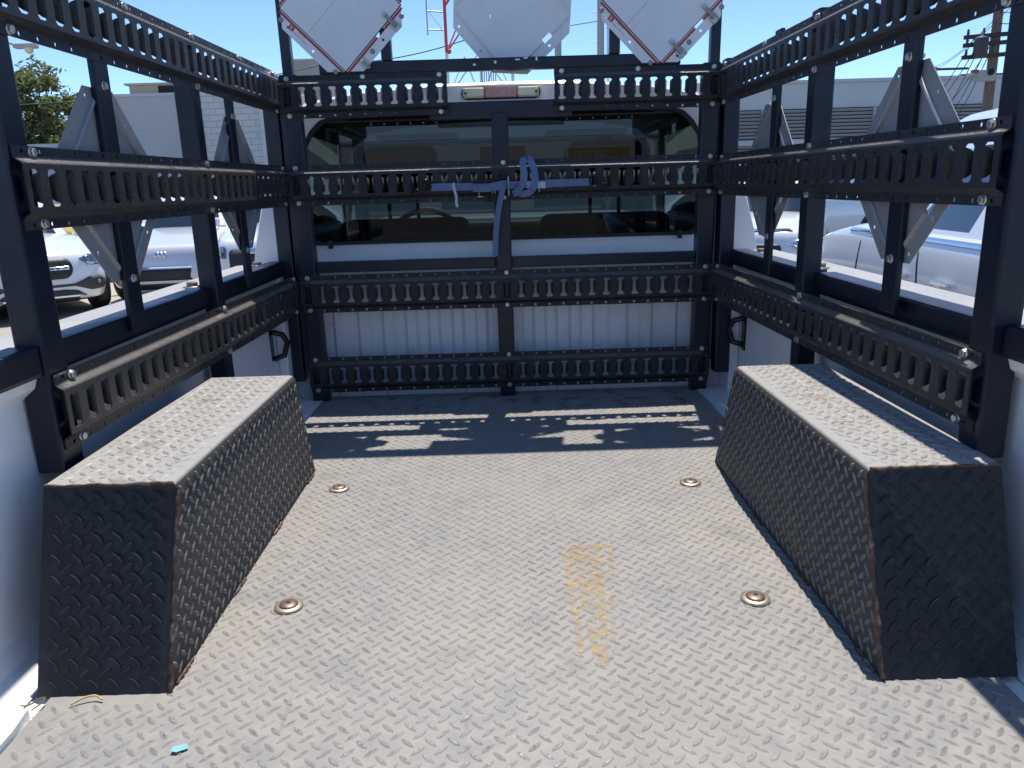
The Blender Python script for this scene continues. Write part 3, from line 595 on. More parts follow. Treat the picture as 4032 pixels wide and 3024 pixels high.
def sign_front(name, mw, label, group, clips):
    e = empty(name, mw.to_translation(), 0, label, 'placard', group)
    mb = MB(); holder_plate(mb, False)
    o = mb.build('back_plate', 'signwhite'); o.matrix_basis = mw; adopt(o, e); solid(o, .002)
    W = lambda m, nm, mat, par=e: (lambda o: (setattr(o, 'matrix_basis', mw), adopt(o, par), o)[2])(m.build(nm, mat))
    W(MB().prism([(0, -.1975), (.1975, 0), (0, .1975), (-.1975, 0)], -.0022, -.0012), 'slit', 'signdark')
    # two flip leaves that meet along a diagonal line
    d = .1935; c = .035                     # leaf split offset
    def cl(poly, sgn):
        out = []; n = len(poly); f = lambda p: sgn * (p[1] - p[0] - c)
        for i in range(n):
            p, q = poly[i], poly[(i + 1) % n]
            if f(p) >= 0: out.append(p)
            if f(p) * f(q) < 0: t = f(p) / (f(p) - f(q)); out.append((p[0] + (q[0] - p[0]) * t, p[1] + (q[1] - p[1]) * t))
        return out
    dia = [(0, -d), (d, 0), (0, d), (-d, 0)]
    for sgn, y in ((1, -.0052), (-1, -.0050)):
        c = .035 + sgn * .0006
        W(MB().prism(cl(dia, sgn), y, -.0023), 'flip_leaf', 'signwhite')
    r = MB()
    for q in range(4):
        for t0, t1 in (((-.134, .012), (.048, .134)) if q == 0 else ((-.134, .134),)):
            r.prism([edgept(q, t0, .0045), edgept(q, t1, .0045), edgept(q, t1, .0115), edgept(q, t0, .0115)], -.0016, -.0009)
    W(r, 'red_stripe', 'signred')
    for q, t, closed in clips:
        k = MB()
        def B(t0, t1, o0, o1, y0, y1, mi=0): k.prism([edgept(q, t0, o0), edgept(q, t1, o0), edgept(q, t1, o1), edgept(q, t0, o1)], y0, y1, mi)
        B(t - .013, t - .008, .014, .045, -.006, -.001); B(t + .008, t + .013, .014, .045, -.006, -.001); B(t - .013, t + .013, .020, .045, -.003, -.001)
        if closed: B(t - .006, t + .006, -.016, .030, -.010, -.006, 1); B(t - .006, t + .006, -.026, -.014, -.013, -.006)
        else: B(t - .005, t + .005, .022, .052, -.008, -.005, 1)
        W(k, 'clip', ['clip', 'alu'])
    for q, t in ((0, .115), (0, -.03), (3, .115), (3, -.115)):
        x, z = edgept(q, t, .024)
        W(MB().lathe([(.008, 0), (.008, -.003), (.0045, -.004)], (x, -.001, z), 'y', 16), 'rivet', 'alu')
    # maker's mark: letter in a red square and small lines of print
    lx, lz = edgept(3, -.075, .020); ang = R(-45)
    W(MB().prism(rot2([(-.0095, -.0075), (.0095, -.0075), (.0095, .0075), (-.0095, .0075)], ang, lx, lz), -.0016, -.0011), 'logo', 'signred')
    def text(s, x, z, size, mat, y=-.0019):
        cu = bpy.data.curves.new('lettering', 'FONT'); cu.body = s; cu.size = size; cu.align_x = 'CENTER'; cu.align_y = 'CENTER'
        t = bpy.data.objects.new('lettering', cu); COL.objects.link(t); me = t.to_mesh() ; me2 = bpy.data.meshes.new_from_object(t); bpy.data.objects.remove(t)
        me2.materials.append(M[mat]); o = bpy.data.objects.new('lettering', me2); COL.objects.link(o)
        o.matrix_basis = mw @ Matrix.Translation((x, y, z)) @ Matrix.Rotation(math.pi / 2, 4, 'X') @ Matrix.Rotation(ang, 4, 'Z'); adopt(o, e)
    text('K', lx, lz, .016, 'signwhite')
    for dd, s in ((.006, 'SIGNS, INC.'), (-.005, 'MADE IN THE USA')):
        tx, tz = edgept(3, -.036, .020 - dd); text(s, tx, tz, .0062, 'signred', -.0012)
    return e
def sign_back(name, mw, label, group, redlatch=True, mat='alu', vis=-1):
    e = empty(name, mw.to_translation(), 0, label, 'placard', group)
    mb = MB(); holder_plate(mb, mat != 'alu')
    o = mb.build('back_plate', mat); o.matrix_basis = mw; adopt(o, e); solid(o, .002)
    W = lambda m, nm, mt: (lambda o: (setattr(o, 'matrix_basis', mw), adopt(o, e), o)[2])(m.build(nm, mt))
    for q in range(4):
        k = MB()
        for t0, t1 in (((-.133, .012), (.048, .133)) if q == 0 else (((-.133, -.046), (-.014, .133)) if q == 1 and mat != 'alu' else ((-.133, .133),))):
            pr = [(-.006, 0), (-.004, .0045), (0, .0065), (.004, .0045), (.006, 0)]
            vs = []
            for t in (t0, t1):
                for o_, h in pr:
                    x, z = edgept(q, t, o_ + .002); vs.append((x, vis * (h + .0011), z))
            k.add(vs, [(i, i + 1, 5 + i + 1, 5 + i) for i in range(4)] + [(4, 3, 2, 1, 0), (5, 6, 7, 8, 9)], 0, False)
        W(k, 'rib', mat)
    if redlatch:
        W(MB().bbox(-.035, -.02, min(0, vis * .014), max(0, vis * .014), -.07, -.02, .003), 'red_latch', 'signred')
        W(MB().bbox(-.034, -.021, min(vis * .002, vis * .017), max(vis * .002, vis * .017), -.02, .005, .003), 'latch_spring', 'clip')
    W(MB().lathe([(.006, 0), (.006, vis * .004), (.003, vis * .004)], (.07, vis * .001, .05), 'y', 10), 'rivet', 'clip')
    return e
gp = 'diamond placard holders on the rack'
sign_front('placard_holder', Matrix.Translation((-.510, yf(1.337) - .004, 1.337)) @ LEAN, 'white red-edged flip placard in front of the bar, its lower clip hanging open', gp, [(0, -.075, False), (0, .08, True)])
sign_front('placard_holder', Matrix.Translation((.530, yf(1.337) - .004, 1.337)) @ LEAN, 'white red-edged flip placard in front of the bar, both lower clips closed', gp, [(0, -.07, True), (0, .075, True)])
sign_back('placard_holder', Matrix.Translation((.0455, .046, 1.325)) @ LEAN @ Matrix.Rotation(R(4), 4, 'Y'), 'scuffed plain white placard plate between the two red-edged placards, behind the bar', gp, False, 'signwhite')
RL = Matrix.Rotation(math.pi / 2, 4, 'Z'); RRm = Matrix.Rotation(-math.pi / 2, 4, 'Z')
sc = Matrix.Scale(.955, 4)
sign_back('placard_holder', Matrix.Translation((-.7925, -1.124, .784)) @ RL @ sc, 'grey placard back on the rack side, between corner street tree and beige building', gp)
sign_back('placard_holder', Matrix.Translation((-.7795, -.395, .787)) @ RL @ sc, 'grey placard back on the rack side, before the pale block wall', gp)
sign_back('placard_holder', Matrix.Translation((.781, -1.185, .780)) @ RRm @ sc, 'grey placard back on the rack side, before the pearl car door', gp)
sign_back('placard_holder', Matrix.Translation((.768, -.440, .782)) @ RRm @ sc, 'grey placard back on the rack side, before the louvred building', gp)

# ------------------------------------------------------------ ratchet strap on the middle front rail
ST = empty('ratchet_strap', (0, -.03, .765), 0, 'blue ratchet strap hooked across the middle front rail, tail hanging down', 'strap')
Y0 = -.030
U = Vector((0, 0, 1))
MB().ribbon([(-.252, Y0, .7635), (-.21, Y0 - .001, .764), (-.16, Y0, .763), (-.105, Y0 - .003, .7625)], U, .025, .0022).build('webbing', 'web', ST)
MB().ribbon([(-.105, Y0 - .010, .7595), (-.08, Y0 - .016, .757), (-.05, Y0 - .017, .758), (-.022, Y0 - .014, .762), (-.002, Y0 - .010, .766), (.012, Y0 - .004, .767)], U, .028, .0024).build('webbing', 'web', ST)
MB().ribbon([(.0, Y0 - .004, .7635), (.06, Y0 - .002, .764), (.13, Y0, .765), (.215, Y0, .766), (.30, Y0, .766)], U, .025, .0022).build('webbing', 'web', ST)
MB().ribbon([(.218, Y0 - .0028, .766), (.30, Y0 - .0028, .7662)], U, .0245, .0016).build('sewn_end', 'web', ST)
# standing loop of slack
pts = []; wd = []
K = [((.030, -.034, .735), (0, -.3, 1)), ((.045, -.050, .742), (.2, -.3, 1)), ((.062, -.058, .765), (.8, -.2, .5)), ((.070, -.056, .795), (1, .1, .1)), ((.066, -.050, .822), (1, .3, 0)), ((.068, -.040, .842), (1, .5, 0)), ((.080, -.030, .8505), (1, 0, 0)), ((.092, -.036, .842), (1, -.4, .1)), ((.103, -.046, .815), (1, -.3, .1)), ((.1065, -.052, .785), (1, -.1, 0)), ((.102, -.056, .758), (1, .1, .3)), ((.088, -.054, .740), (.5, -.2, .8)), ((.068, -.050, .7335), (.1, -.3, 1)), ((.045, -.044, .738), (0, -.3, 1))]
def smoothpath(P, n=5):
    out = []
    for i in range(len(P) - 1):
        p0, p1, p2, p3 = (Vector(P[max(0, min(len(P) - 1, i + k))]) for k in (-1, 0, 1, 2))
        for s in range(n):
            t = s / n; out.append(.5 * ((2 * p1) + (p2 - p0) * t + (2 * p0 - 5 * p1 + 4 * p2 - p3) * t * t + (3 * p1 - p0 - 3 * p2 + p3) * t ** 3))
    out.append(Vector(P[-1])); return out
MB().ribbon(smoothpath([a for a, b in K]), [v.normalized() for v in smoothpath([b for a, b in K])], .023, .0022).build('slack_loop', 'web', ST)
MB().ribbon(smoothpath([(.000, -.042, .772), (-.004, -.046, .755), (-.012, -.044, .72), (-.021, -.040, .68), (-.029, -.036, .63), (-.034, -.030, .58), (-.037, -.022, .525)]), Vector((1, -.5, 0)), .0205, .0022).build('tail', 'web', ST)
# ratchet
rt = MB()
for dz in (-.018, .018):
    rt.bbox(-.105, .010, Y0 - .008, Y0 - .002, .763 + dz - .0015, .763 + dz + .0015, .001)
rt.bbox(-.105, -.03, Y0 - .026, Y0 - .018, .7775, .7815, .0015)
rt.tube(smoothpath([(-.106, -.042, .7775), (-.08, -.050, .783), (-.045, -.050, .7835), (-.015, -.046, .789), (.016, -.042, .791)]), .0028, 8)
rt.tube(smoothpath([(-.106, -.042, .7775), (-.085, -.052, .774), (-.055, -.050, .778), (-.03, -.047, .786)]), .0022, 8)
rt.build('ratchet_frame', 'hook', ST)
MB().tube([(.0155, -.043, .7925), (.0165, -.044, .730)], .0036, 12).build('handle_bar', 'clip', ST)
pn = MB()
for x, z0, z1 in ((-.040, .735, .748), (-.030, .737, .748), (-.085, .728, .742)): pn.tube([(x, -.040, z0), (x, -.040, z1)], .0022, 8)
pn.tube([(-.09, -.044, .7285), (-.072, -.044, .7285)], .003, 8); pn.tube([(-.092, -.046, .7805), (-.082, -.046, .7815)], .003, 8)
pn.build('pin', 'clip', ST)
for sx, x, nm in ((-1, -.262, 'hook'), (1, .306, 'hook')):
    z = .768 if sx < 0 else .772
    ring = [(x + sx * .004 + .0165 * math.cos(a), Y0 - .006 + .003 * math.sin(a), z + .021 * math.sin(a)) for a in [i * math.pi / 12 for i in range(25)]]
    h = MB().tube(ring, .0036, 10, caps=False)
    h.tube(smoothpath([(x + sx * .008, Y0 - .004, z - .020), (x + sx * .022, Y0 - .010, z - .018), (x + sx * .034, Y0 - .012, z - .011), (x + sx * .050, Y0 - .004, z - .019), (x + sx * .054, Y0 + .012, z - .022)]), .0036, 10)
    h.build(nm, 'hook', ST)
MB().ribbon([(.070, Y0 - .0022, .7635), (.11, Y0 - .003, .7625), (.142, Y0 - .004, .7605)], U, .022, .0006).build('label', 'tag', ST)
MB().ribbon(smoothpath([(-.172, Y0 - .003, .777), (-.169, Y0 - .008, .755), (-.163, Y0 - .012, .73), (-.164, Y0 - .010, .712), (-.161, Y0 - .012, .696)]), [Vector((1, -.8, 0))] * 21, .012, .0006).build('label', 'tag', ST)
MB().tube([(.118, Y0 - .006, .752), (.121, Y0 - .010, .744), (.119, Y0 - .010, .737)], .0013, 6).build('frayed_end', 'tag', ST)

# ------------------------------------------------------------ litter in the bed
o = MB().tube(smoothpath([(-.70, -1.700, .004), (-.686, -1.690, .008), (-.668, -1.685, .009), (-.654, -1.690, .005)]), [.0016] * 16, 6).build('straw', 'straw'); tag(o, 'dry straw stem lying at the foot of the sunlit-sided box', 'stem')
o = MB().tube(smoothpath([(-.775, -1.70, .006), (-.76, -1.705, .010), (-.745, -1.690, .012), (-.742, -1.70, .010), (-.752, -1.712, .006)]), .0012, 6).build('twig', 'wood'); tag(o, 'thin bent twig on the white bed edge', 'twig')
o = MB().add([(-.498, -1.800, .0045), (-.479, -1.797, .006), (-.476, -1.803, .003), (-.489, -1.812, .0045), (-.498, -1.811, .0055)], [(0, 1, 2, 3, 4)]).build('paper_scrap', 'cyan'); solid(o, .0005); tag(o, 'small torn scrap of light blue paper on the tread plate', 'paper scrap')
rnd = random.Random(4)
for i, (x, y) in enumerate(((.64, -1.25), (.66, -1.30), (.665, -1.34), (.64, -1.37), (.655, -1.21))):
    a = rnd.uniform(0, 3); l = rnd.uniform(.010, .018)
    o = MB().tube([(x, y, ZT + .0035), (x + l * math.cos(a), y + l * math.sin(a), ZT + .005), (x + 1.7 * l * math.cos(a + .3), y + 1.7 * l * math.sin(a + .3), ZT + .0035)], .0009, 5).build('dry_leaf_bit', 'straw')
    tag(o, 'tiny dry leaf bit on the half-shaded box top', 'leaf bit', 'dry bits on the box top')
# ------------------------------------------------------------ vehicles parked around
def sgnpow(v, e): return math.copysign(abs(v) ** e, v)
def sstep(a, b, x): t = max(0, min(1, (x - a) / (b - a))); return t * t * (3 - 2 * t)
def decal(bvh, poly, axis, side, off, cuts=3):
    bm = bmesh.new(); big = 6.0
    P = (lambda a, b: Vector((a, -big, b))) if axis == 'y' else (lambda a, b: Vector((side * big, a, b)))
    f = bm.faces.new([bm.verts.new(P(a, b)) for a, b in poly]); bmesh.ops.triangulate(bm, faces=[f])
    bmesh.ops.subdivide_edges(bm, edges=bm.edges[:], cuts=cuts, use_grid_fill=True)
    d = Vector((0, 1, 0)) if axis == 'y' else Vector((-side, 0, 0))
    hit, miss = [], []
    for v in bm.verts:
        h = bvh.ray_cast(v.co, d)
        if h[0] is not None: v.co = h[0] - d * off; hit.append(v)
        else: miss.append(v)
    ia, ib = (0, 2) if axis == 'y' else (1, 2); ic = 1 if axis == 'y' else 0
    for v in miss:
        w = min(hit, key=lambda q: (q.co[ia] - v.co[ia]) ** 2 + (q.co[ib] - v.co[ib]) ** 2); v.co[ic] = w.co[ic]
    bm.verts.index_update(); mb = MB().add([v.co.copy() for v in bm.verts], [[q.index for q in f.verts] for f in bm.faces], 0, True); bm.free(); return mb
def rrect(x0, x1, z0, z1, r, n=5):
    out = []
    for cx, cz, a0 in ((x1 - r, z1 - r, 0), (x0 + r, z1 - r, 90), (x0 + r, z0 + r, 180), (x1 - r, z0 + r, 270)):
        out += [(cx + r * math.cos(R(a0 + 90 * k / n)), cz + r * math.sin(R(a0 + 90 * k / n))) for k in range(n + 1)]
    return out
def car(loc, rz, L, W, znose, zbelt, roof, paint, label, cat, group, cowl=-.16, rooff=-.02, roofr=.36, deckz=None, wheels=True, band=(.10, .80), gw=(.90, .70), rear_y=.47, name='parked_car', pill=(-.02, .22)):
    e = empty(name, (loc[0], loc[1], G), rz, label, cat, group)
    N = 72; hw_, hl = W / 2, L / 2
    cs = [2 * math.pi * k / N for k in range(N)]
    base = [(sgnpow(math.cos(a), .30) * hw_, sgnpow(math.sin(a), .36) * hl) for a in cs]
    zb = .22; dz_ = deckz or zbelt
    def zt(y):
        t = y / L
        return znose + (zbelt - znose) * sstep(-.5, cowl, t) + (dz_ - zbelt) * sstep(.30, .44, t)
    lv = [(0, .91, .945), (.06, .95, .975), (.2, .985, .995), (.42, 1, 1), (.60, .995, .995), (.76, .985, .985), (.88, .965, .972), (.96, .94, .955), (1, .915, .935)]
    rings = []
    for f, sx, sy in lv: rings.append([(x * sx, y * sy, zb + f * (zt(y) - zb)) for x, y in base])
    for sc, cr in ((.84, .030), (.6, .05), (.3, .062), (.02, .066)): rings.append([(x * sc * .915, y * (1 - (1 - sc) * .96) * .935, zt(y * (1 - (1 - sc) * .96)) + cr) for x, y in base])
    mb = MB()
    for r0, r1 in zip(rings[:-1], rings[1:]): mb.add(r0 + r1, [(i, (i + 1) % N, N + (i + 1) % N, N + i) for i in range(N)], 0, True)
    mb.add(rings[0], [list(range(N))[::-1]]); mb.add(rings[-1], [list(range(N))])
    body = mb.build('body', paint, e, False, weld=True); body.modifiers.new('s', 'SUBSURF').levels = 0
    bv = BVHTree.FromPolygons([Vector(v) for v in mb.v], mb.f)
    # greenhouse
    gl, pl = MB(), MB(); lv2 = [0, .04, band[0], .3, .55, band[1], .9, .97, 1.0]; gr = []
    for g in lv2:
        gg = g if g < .9 else .9 + (g - .9) * .8
        yf_ = (cowl + (rooff - cowl) * min(1, g / .92)) * L; yr_ = (rear_y + (roofr - rear_y) * min(1, g / .92)) * L
        w = W / 2 * (gw[0] + (gw[1] - gw[0]) * min(1, g / .92)); sh = 1 - max(0, g - .9) * 1.4
        gr.append([(sgnpow(math.cos(a), .38) * w * sh, (yf_ + yr_) / 2 + sgnpow(math.sin(a), .38) * (yr_ - yf_) / 2 * sh, (zbelt - .02) + (roof - zbelt + .02) * gg) for a in cs])
    for k in range(len(gr) - 1):
        g0, g1 = lv2[k], lv2[k + 1]
        for i in range(N):
            q = [gr[k][i], gr[k][(i + 1) % N], gr[k + 1][(i + 1) % N], gr[k + 1][i]]
            cy = sum(p[1] for p in q) / 4; cx = sum(p[0] for p in q) / 4; a = (cs[i] + cs[(i + 1) % N if i < N - 1 else 0]) / 2
            ca = abs(math.cos(cs[i] + math.pi / N))
            isg = g0 >= band[0] - 1e-6 and g1 <= band[1] + 1e-6
            corner = .42 < ca < .80
            bp = any(abs(cy - p * L) < .07 for p in pill) and ca > .8
            (gl if isg and not corner and not bp else pl).add(q, [(0, 1, 2, 3)], 0, True)
    pl.add(gr[-1], [list(range(N))])
    pl.build('roof', paint, e, False, weld=True); gl.build('windows', 'carglass', e, False, weld=True)
    if wheels:
        for sx in (-1, 1):
            for yy in (-.30 * L, .29 * L):
                arc = [(yy + .40 * math.cos(a), .36 + .40 * math.sin(a)) for a in [i * math.pi / 14 - .25 for i in range(18)]]
                arc = [(a, max(b, .235)) for a, b in arc]
                decal(bv, arc, 'x', sx, .003, 2).build('wheel_arch', 'plastic', e, False)
                wheel(e, sx * (hw_ - .085), yy, .34)
        MB().bbox(-hw_ * .8, hw_ * .8, -hl * .80, hl * .80, .19, .3, .04).build('underbody', 'plastic', e, False)
    return e, bv
def part(bv, e, nm, poly, mat, off=.006, axis='y', side=1, th=.01, cuts=3):
    o = decal(bv, poly, axis, side, off, cuts).build(nm, mat, e, False); solid(o, th, 0); return o
def mirror_pair(e, bv, W, y, z, paint):
    for sx in (-1, 1):
        MB().bbox(sx * (W / 2 + .10) - .10, sx * (W / 2 + .10) + .10, y - .06, y + .06, z, z + .15, .04, seg=4).bbox(sx * (W / 2 - .02) - .06, sx * (W / 2 - .02) + .06, y - .02, y + .03, z, z + .04, .01).build('side_mirror', paint, e, False)
gL = 'cars parked beyond the rack'
def polar(az, d): return (-.004 + d * math.sin(R(az)), -2.731 + d * math.cos(R(az)))

# compact SUV, nose towards the truck
e, bv = car((-7.70, 9.30), R(41), 4.4, 1.94, .90, 1.06, 1.62, 'carwhite', 'white compact SUV with oval dark grille and grey fog light pockets', 'car', gL)
gp_ = part(bv, e, 'grille', rrect(-.42, .42, .545, .835, .13), 'plastic', .010)
part(bv, e, 'grille_bar', rrect(-.38, .38, .668, .712, .01), 'chrome', .022)
for x in (-.32, -.24, -.16, .16, .24, .32): part(bv, e, 'bar_slot', rrect(x - .026, x + .026, .682, .702, .004), 'plastic', .030, cuts=1)
part(bv, e, 'emblem', [(.11 * math.cos(a), .69 + .11 * math.sin(a)) for a in [i * math.pi / 10 for i in range(20)]], 'chrome', .028)
for s in (-1, 1):
    part(bv, e, 'headlight', [(s * a, b) for a, b in ((.52, .80), (.64, .85), (.86, .845), (.90, .77), (.84, .705), (.62, .705))], 'headlight', .006)
    part(bv, e, 'light_strip', [(s * a, b) for a, b in ((.60, .735), (.66, .718), (.85, .718), (.85, .735), (.70, .740), (.62, .76))], 'chrome', .016)
    part(bv, e, 'fog_pocket', [(s * a, b) for a, b in ((.40, .47), (.50, .50), (.60, .545), (.76, .55), (.84, .50), (.86, .42), (.80, .375), (.62, .365), (.52, .40), (.42, .435), (.0, .435), (.0, .47))], 'trimgrey', .006)
    part(bv, e, 'sensor', [(s * .74 + .022 * math.cos(a), .47 + .022 * math.sin(a)) for a in [i * math.pi / 5 for i in range(10)]], 'galv', .018, cuts=1)
part(bv, e, 'lower_grille', [(-.55, .30), (.55, .30), (.44, .375), (.3, .395), (-.3, .395), (-.44, .375)], 'plastic', .008)
part(bv, e, 'skid_trim', [(-.56, .285), (.56, .285), (.52, .315), (-.52, .315)], 'chrome', .016)
part(bv, e, 'lower_lip', [(-.86, .225), (.86, .225), (.88, .285), (-.88, .285)], 'plastic', .010)
mirror_pair(e, bv, 1.84, -.55, 1.06, 'carwhite')

# saloon with smooth hood and three-shield badge
e, bv = car((-5.50, 11.2), R(8), 4.6, 1.80, .88, 1.03, 1.60, 'carsilver', 'pearl crossover with smooth long hood and three small badge shields', 'car', gL)
for k in (-1, 0, 1): part(bv, e, 'badge_shield', [(k * .055 - .018, .775), (k * .055 + .03, .79), (k * .055 + .012, .70), (k * .055 - .012, .69), (k * .055 - .028, .73)], 'chrome', .012, cuts=1)
part(bv, e, 'front_trim', rrect(-.74, .74, .545, .575, .012), 'chrome', .012)
part(bv, e, 'lower_grille', [(-.70, .36), (.70, .36), (.76, .53), (-.76, .53)], 'plastic', .008)
part(bv, e, 'lower_lip', [(-.84, .225), (.84, .225), (.86, .31), (-.86, .31)], 'plastic', .008)
for s in (-1, 1): part(bv, e, 'headlight', [(s * a, b) for a, b in ((.56, .71), (.72, .755), (.88, .77), (.90, .73), (.72, .70))], 'headlight', .006)
mirror_pair(e, bv, 1.86, -.55, 1.04, 'carsilver')
# pickup-like car beside the cab
e, bv = car((-3.62, 10.3), R(11), 4.7, 1.80, 1.0, 1.10, 1.72, 'carwhite', 'white high-nosed car with chrome bar over a dark grille', 'car', gL)
part(bv, e, 'grille', rrect(-.62, .62, .50, .86, .06), 'plastic', .008)
part(bv, e, 'grille_bar', rrect(-.80, .80, .80, .87, .02), 'chrome', .02)
for s in (-1, 1): part(bv, e, 'headlight', rrect(min(s * .66, s * .90), max(s * .66, s * .90), .74, .90, .03), 'headlight', .006)
part(bv, e, 'lower_lip', [(-.84, .225), (.84, .225), (.86, .36), (-.86, .36)], 'plastic', .008)
mirror_pair(e, bv, 1.9, -.55, 1.1, 'carwhite')
# second row
e, bv = car(polar(-24.8, 19.5), R(20), 4.7, 1.9, .98, 1.12, 1.74, 'carwhite', 'white car with windscreen sticker standing behind the pearl crossover', 'car', gL)
mirror_pair(e, bv, 1.9, -.55, 1.1, 'carwhite')
part(bv, e, 'headlight', rrect(.6, .9, .76, .88, .03), 'headlight', .006)
e, bv = car(polar(-29.8, 19.0), R(62), 4.6, 1.85, .98, 1.14, 1.5, 'caryellow', 'bright yellow car standing sideways behind the compact SUV', 'car', gL)
part(bv, e, 'door_seam', [(-.02, .35), (-.008, .35), (-.008, 1.02), (-.02, 1.02)], 'plastic', .004, 'x', 1)
e, bv = car(polar(-38.6, 12.2), R(10), 4.6, 1.9, .95, 1.08, 1.66, 'cardark', 'dark car whose front wheel shows past the near rack post', 'car', gL)
# right hand side: pearl SUV seen along its flank
e, bv = car((3.92, 2.95), R(177), 4.9, 1.94, 1.04, 1.19, 1.70, 'carsilver', 'pearl SUV with chrome window line parked close along the truck', 'car', gL, pill=(-.02, .20), cowl=-.20, rooff=-.05)
part(bv, e, 'door_seam', [(.28, .35), (.293, .35), (.30, .72), (.20, 1.07), (.187, 1.07), (.287, .72)], 'plastic', .003, 'x', 1, .004)
part(bv, e, 'door_seam', [(-.85, .35), (-.837, .35), (-.84, 1.07), (-.853, 1.07)], 'plastic', .003, 'x', 1, .004)
part(bv, e, 'window_chrome', [(-1.15, 1.135), (1.6, 1.135), (1.6, 1.17), (-1.15, 1.17)], 'chrome', .004, 'x', 1, .008, 4)
for y in (.52, -.10): part(bv, e, 'door_handle', rrect(y, y + .22, .865, .905, .018), 'chrome', .025, 'x', 1, .03, 2)
part(bv, e, 'body_crease', [(-1.9, .76), (2.0, .80), (2.0, .815), (-1.9, .775)], 'carsilver', .008, 'x', 1, .012, 4)
# van behind it
e, bv = car((7.3, 7.3), R(-14), 5.8, 2.05, 1.15, 1.35, 2.45, 'carwhite', 'tall white van with dark window band behind the pearl SUV', 'van', gL, cowl=-.36, rooff=-.24, roofr=.47, rear_y=.485, band=(.12, .46), gw=(.96, .86), pill=(-.1, .12, .3))
part(bv, e, 'side_trim', [(-2.2, .70), (2.4, .70), (2.4, .76), (-2.2, .76)], 'plastic', .006, 'x', -1)
# car at the far end
e, bv = car(polar(18.6, 13.2), R(-24), 4.4, 1.82, .92, 1.05, 1.55, 'carwhite', 'white hatchback with clear headlight beyond the cab corner', 'car', gL)
for s in (-1, 1): part(bv, e, 'headlight', [(s * a, b) for a, b in ((.50, .74), (.68, .82), (.88, .82), (.90, .68), (.70, .62))], 'chrome', .006)
part(bv, e, 'grille', rrect(-.42, .42, .55, .74, .06), 'plastic', .008)
part(bv, e, 'hood_strip', [(-.55, .905), (.55, .905), (.5, .93), (-.5, .93)], 'plastic', .008)  # dark strip across the front of the hood
part(bv, e, 'bumper_grille', rrect(-.6, .6, .30, .44, .04), 'plastic', .008)
e, bv = car(polar(20.8, 20.0), R(-70), 4.6, 1.9, 1.0, 1.12, 1.75, 'carwhite', 'white SUV with orange window stickers beyond the hatchback', 'car', gL)
MB().add([(.945, -.6, 1.30), (.945, -.25, 1.30), (.935, -.25, 1.42), (.935, -.6, 1.42)], [(0, 1, 2, 3)]).build('window_sticker', 'signred', e, False)

# ------------------------------------------------------------ buildings
def bld(name, label, x0, x1, y0, y1, h, mat, group=None, band=True):
    e = empty(name, ((x0 + x1) / 2, (y0 + y1) / 2, G), 0, label, 'building', group)
    MB().box(x0, x1, y0, y1, G - .05, G + h).build('wall', mat, e)
    r = MB().box(x0 - .06, x1 + .06, y0 - .06, y1 + .06, G + h, G + h + .12).build('parapet', 'trim', e)
    MB().box(x0 + .3, x1 - .3, y0 + .3, y1 - .3, G + h + .12, G + h + .16).build('roof', 'roofing', r)
    return e
e = bld('beige_building', 'large plain beige stucco building with a small roof hut', -17.3, -13.4, 32.5, 45, 5.75, 'stucco')
MB().box(-17.33, -13.38, 32.47, 32.52, 3.35, 3.40).build('wall_joint', 'trim', e)
MB().box(-16.6, -14.2, 34, 38, 5.02, 5.55).box(-16.75, -14.05, 33.85, 38.1, 5.55, 5.63).build('roof_hut', 'beige', e)
MB().box(-15.3, -14.35, 33.97, 34.02, 5.15, 5.5).build('hut_opening', 'dark', e)
MB().box(-16.3, -14.3, 32.46, 32.52, 1.35, 1.5).build('vent_slot', 'dark', e)
e = bld('block_building', 'pale concrete block building beside the cab corner', -13.2, -9.6, 31.8, 44, 6.05, 'block')
MB().box(-10.25, -9.55, 31.72, 31.82, G, 5.2).build('corner_pier', 'stucco2', e)
e = bld('boundary_wall', 'low plain grey wall in front of the street tree', -30, -17.4, 33.5, 34, 3.85, 'stucco')
e = bld('white_wall', 'low white wall running along the far side of the lot', -30, 30, 24.0, 24.4, 1.75, 'stucco2')
e = bld('distant_building', 'distant pale tall building behind the red-edged placard', -15.6, -13.2, 58, 64, 10.9, 'beige')
MB().box(-15.62, -13.18, 57.96, 58.0, 8.9, 9.0).build('wall_joint', 'trim', e)
e = bld('front_building', 'long beige flat building ahead of the truck seen through the cab', -9.2, 9.3, 33, 44, 4.6, 'beige')
MB().box(-9, 9.2, 32.95, 33.02, 2.6, 2.75).build('wall_band', 'trim', e)
for i in range(4): 
    w = MB().box(-7 + i * 4, -5.2 + i * 4, 32.94, 33.02, .4, 2.2).build('window', 'carglass', e); MB().box(-7.08 + i * 4, -5.12 + i * 4, 32.90, 32.98, .3, .4).build('sill', 'trim', w)
e = empty('louvred_building', (16, 38, G), 0, 'pale building with two banks of horizontal wall louvres', 'building')
MB().box(9.4, 26.5, 36.2, 48, G - .05, 5.05).build('wall', 'stucco2', e)
MB().box(9.3, 26.6, 36.1, 48.1, 5.05, 5.2).build('parapet', 'trim', e)
MB().box(9.4, 26.5, 35.0, 36.2, G, .95).build('plinth_wall', 'stucco2', e)
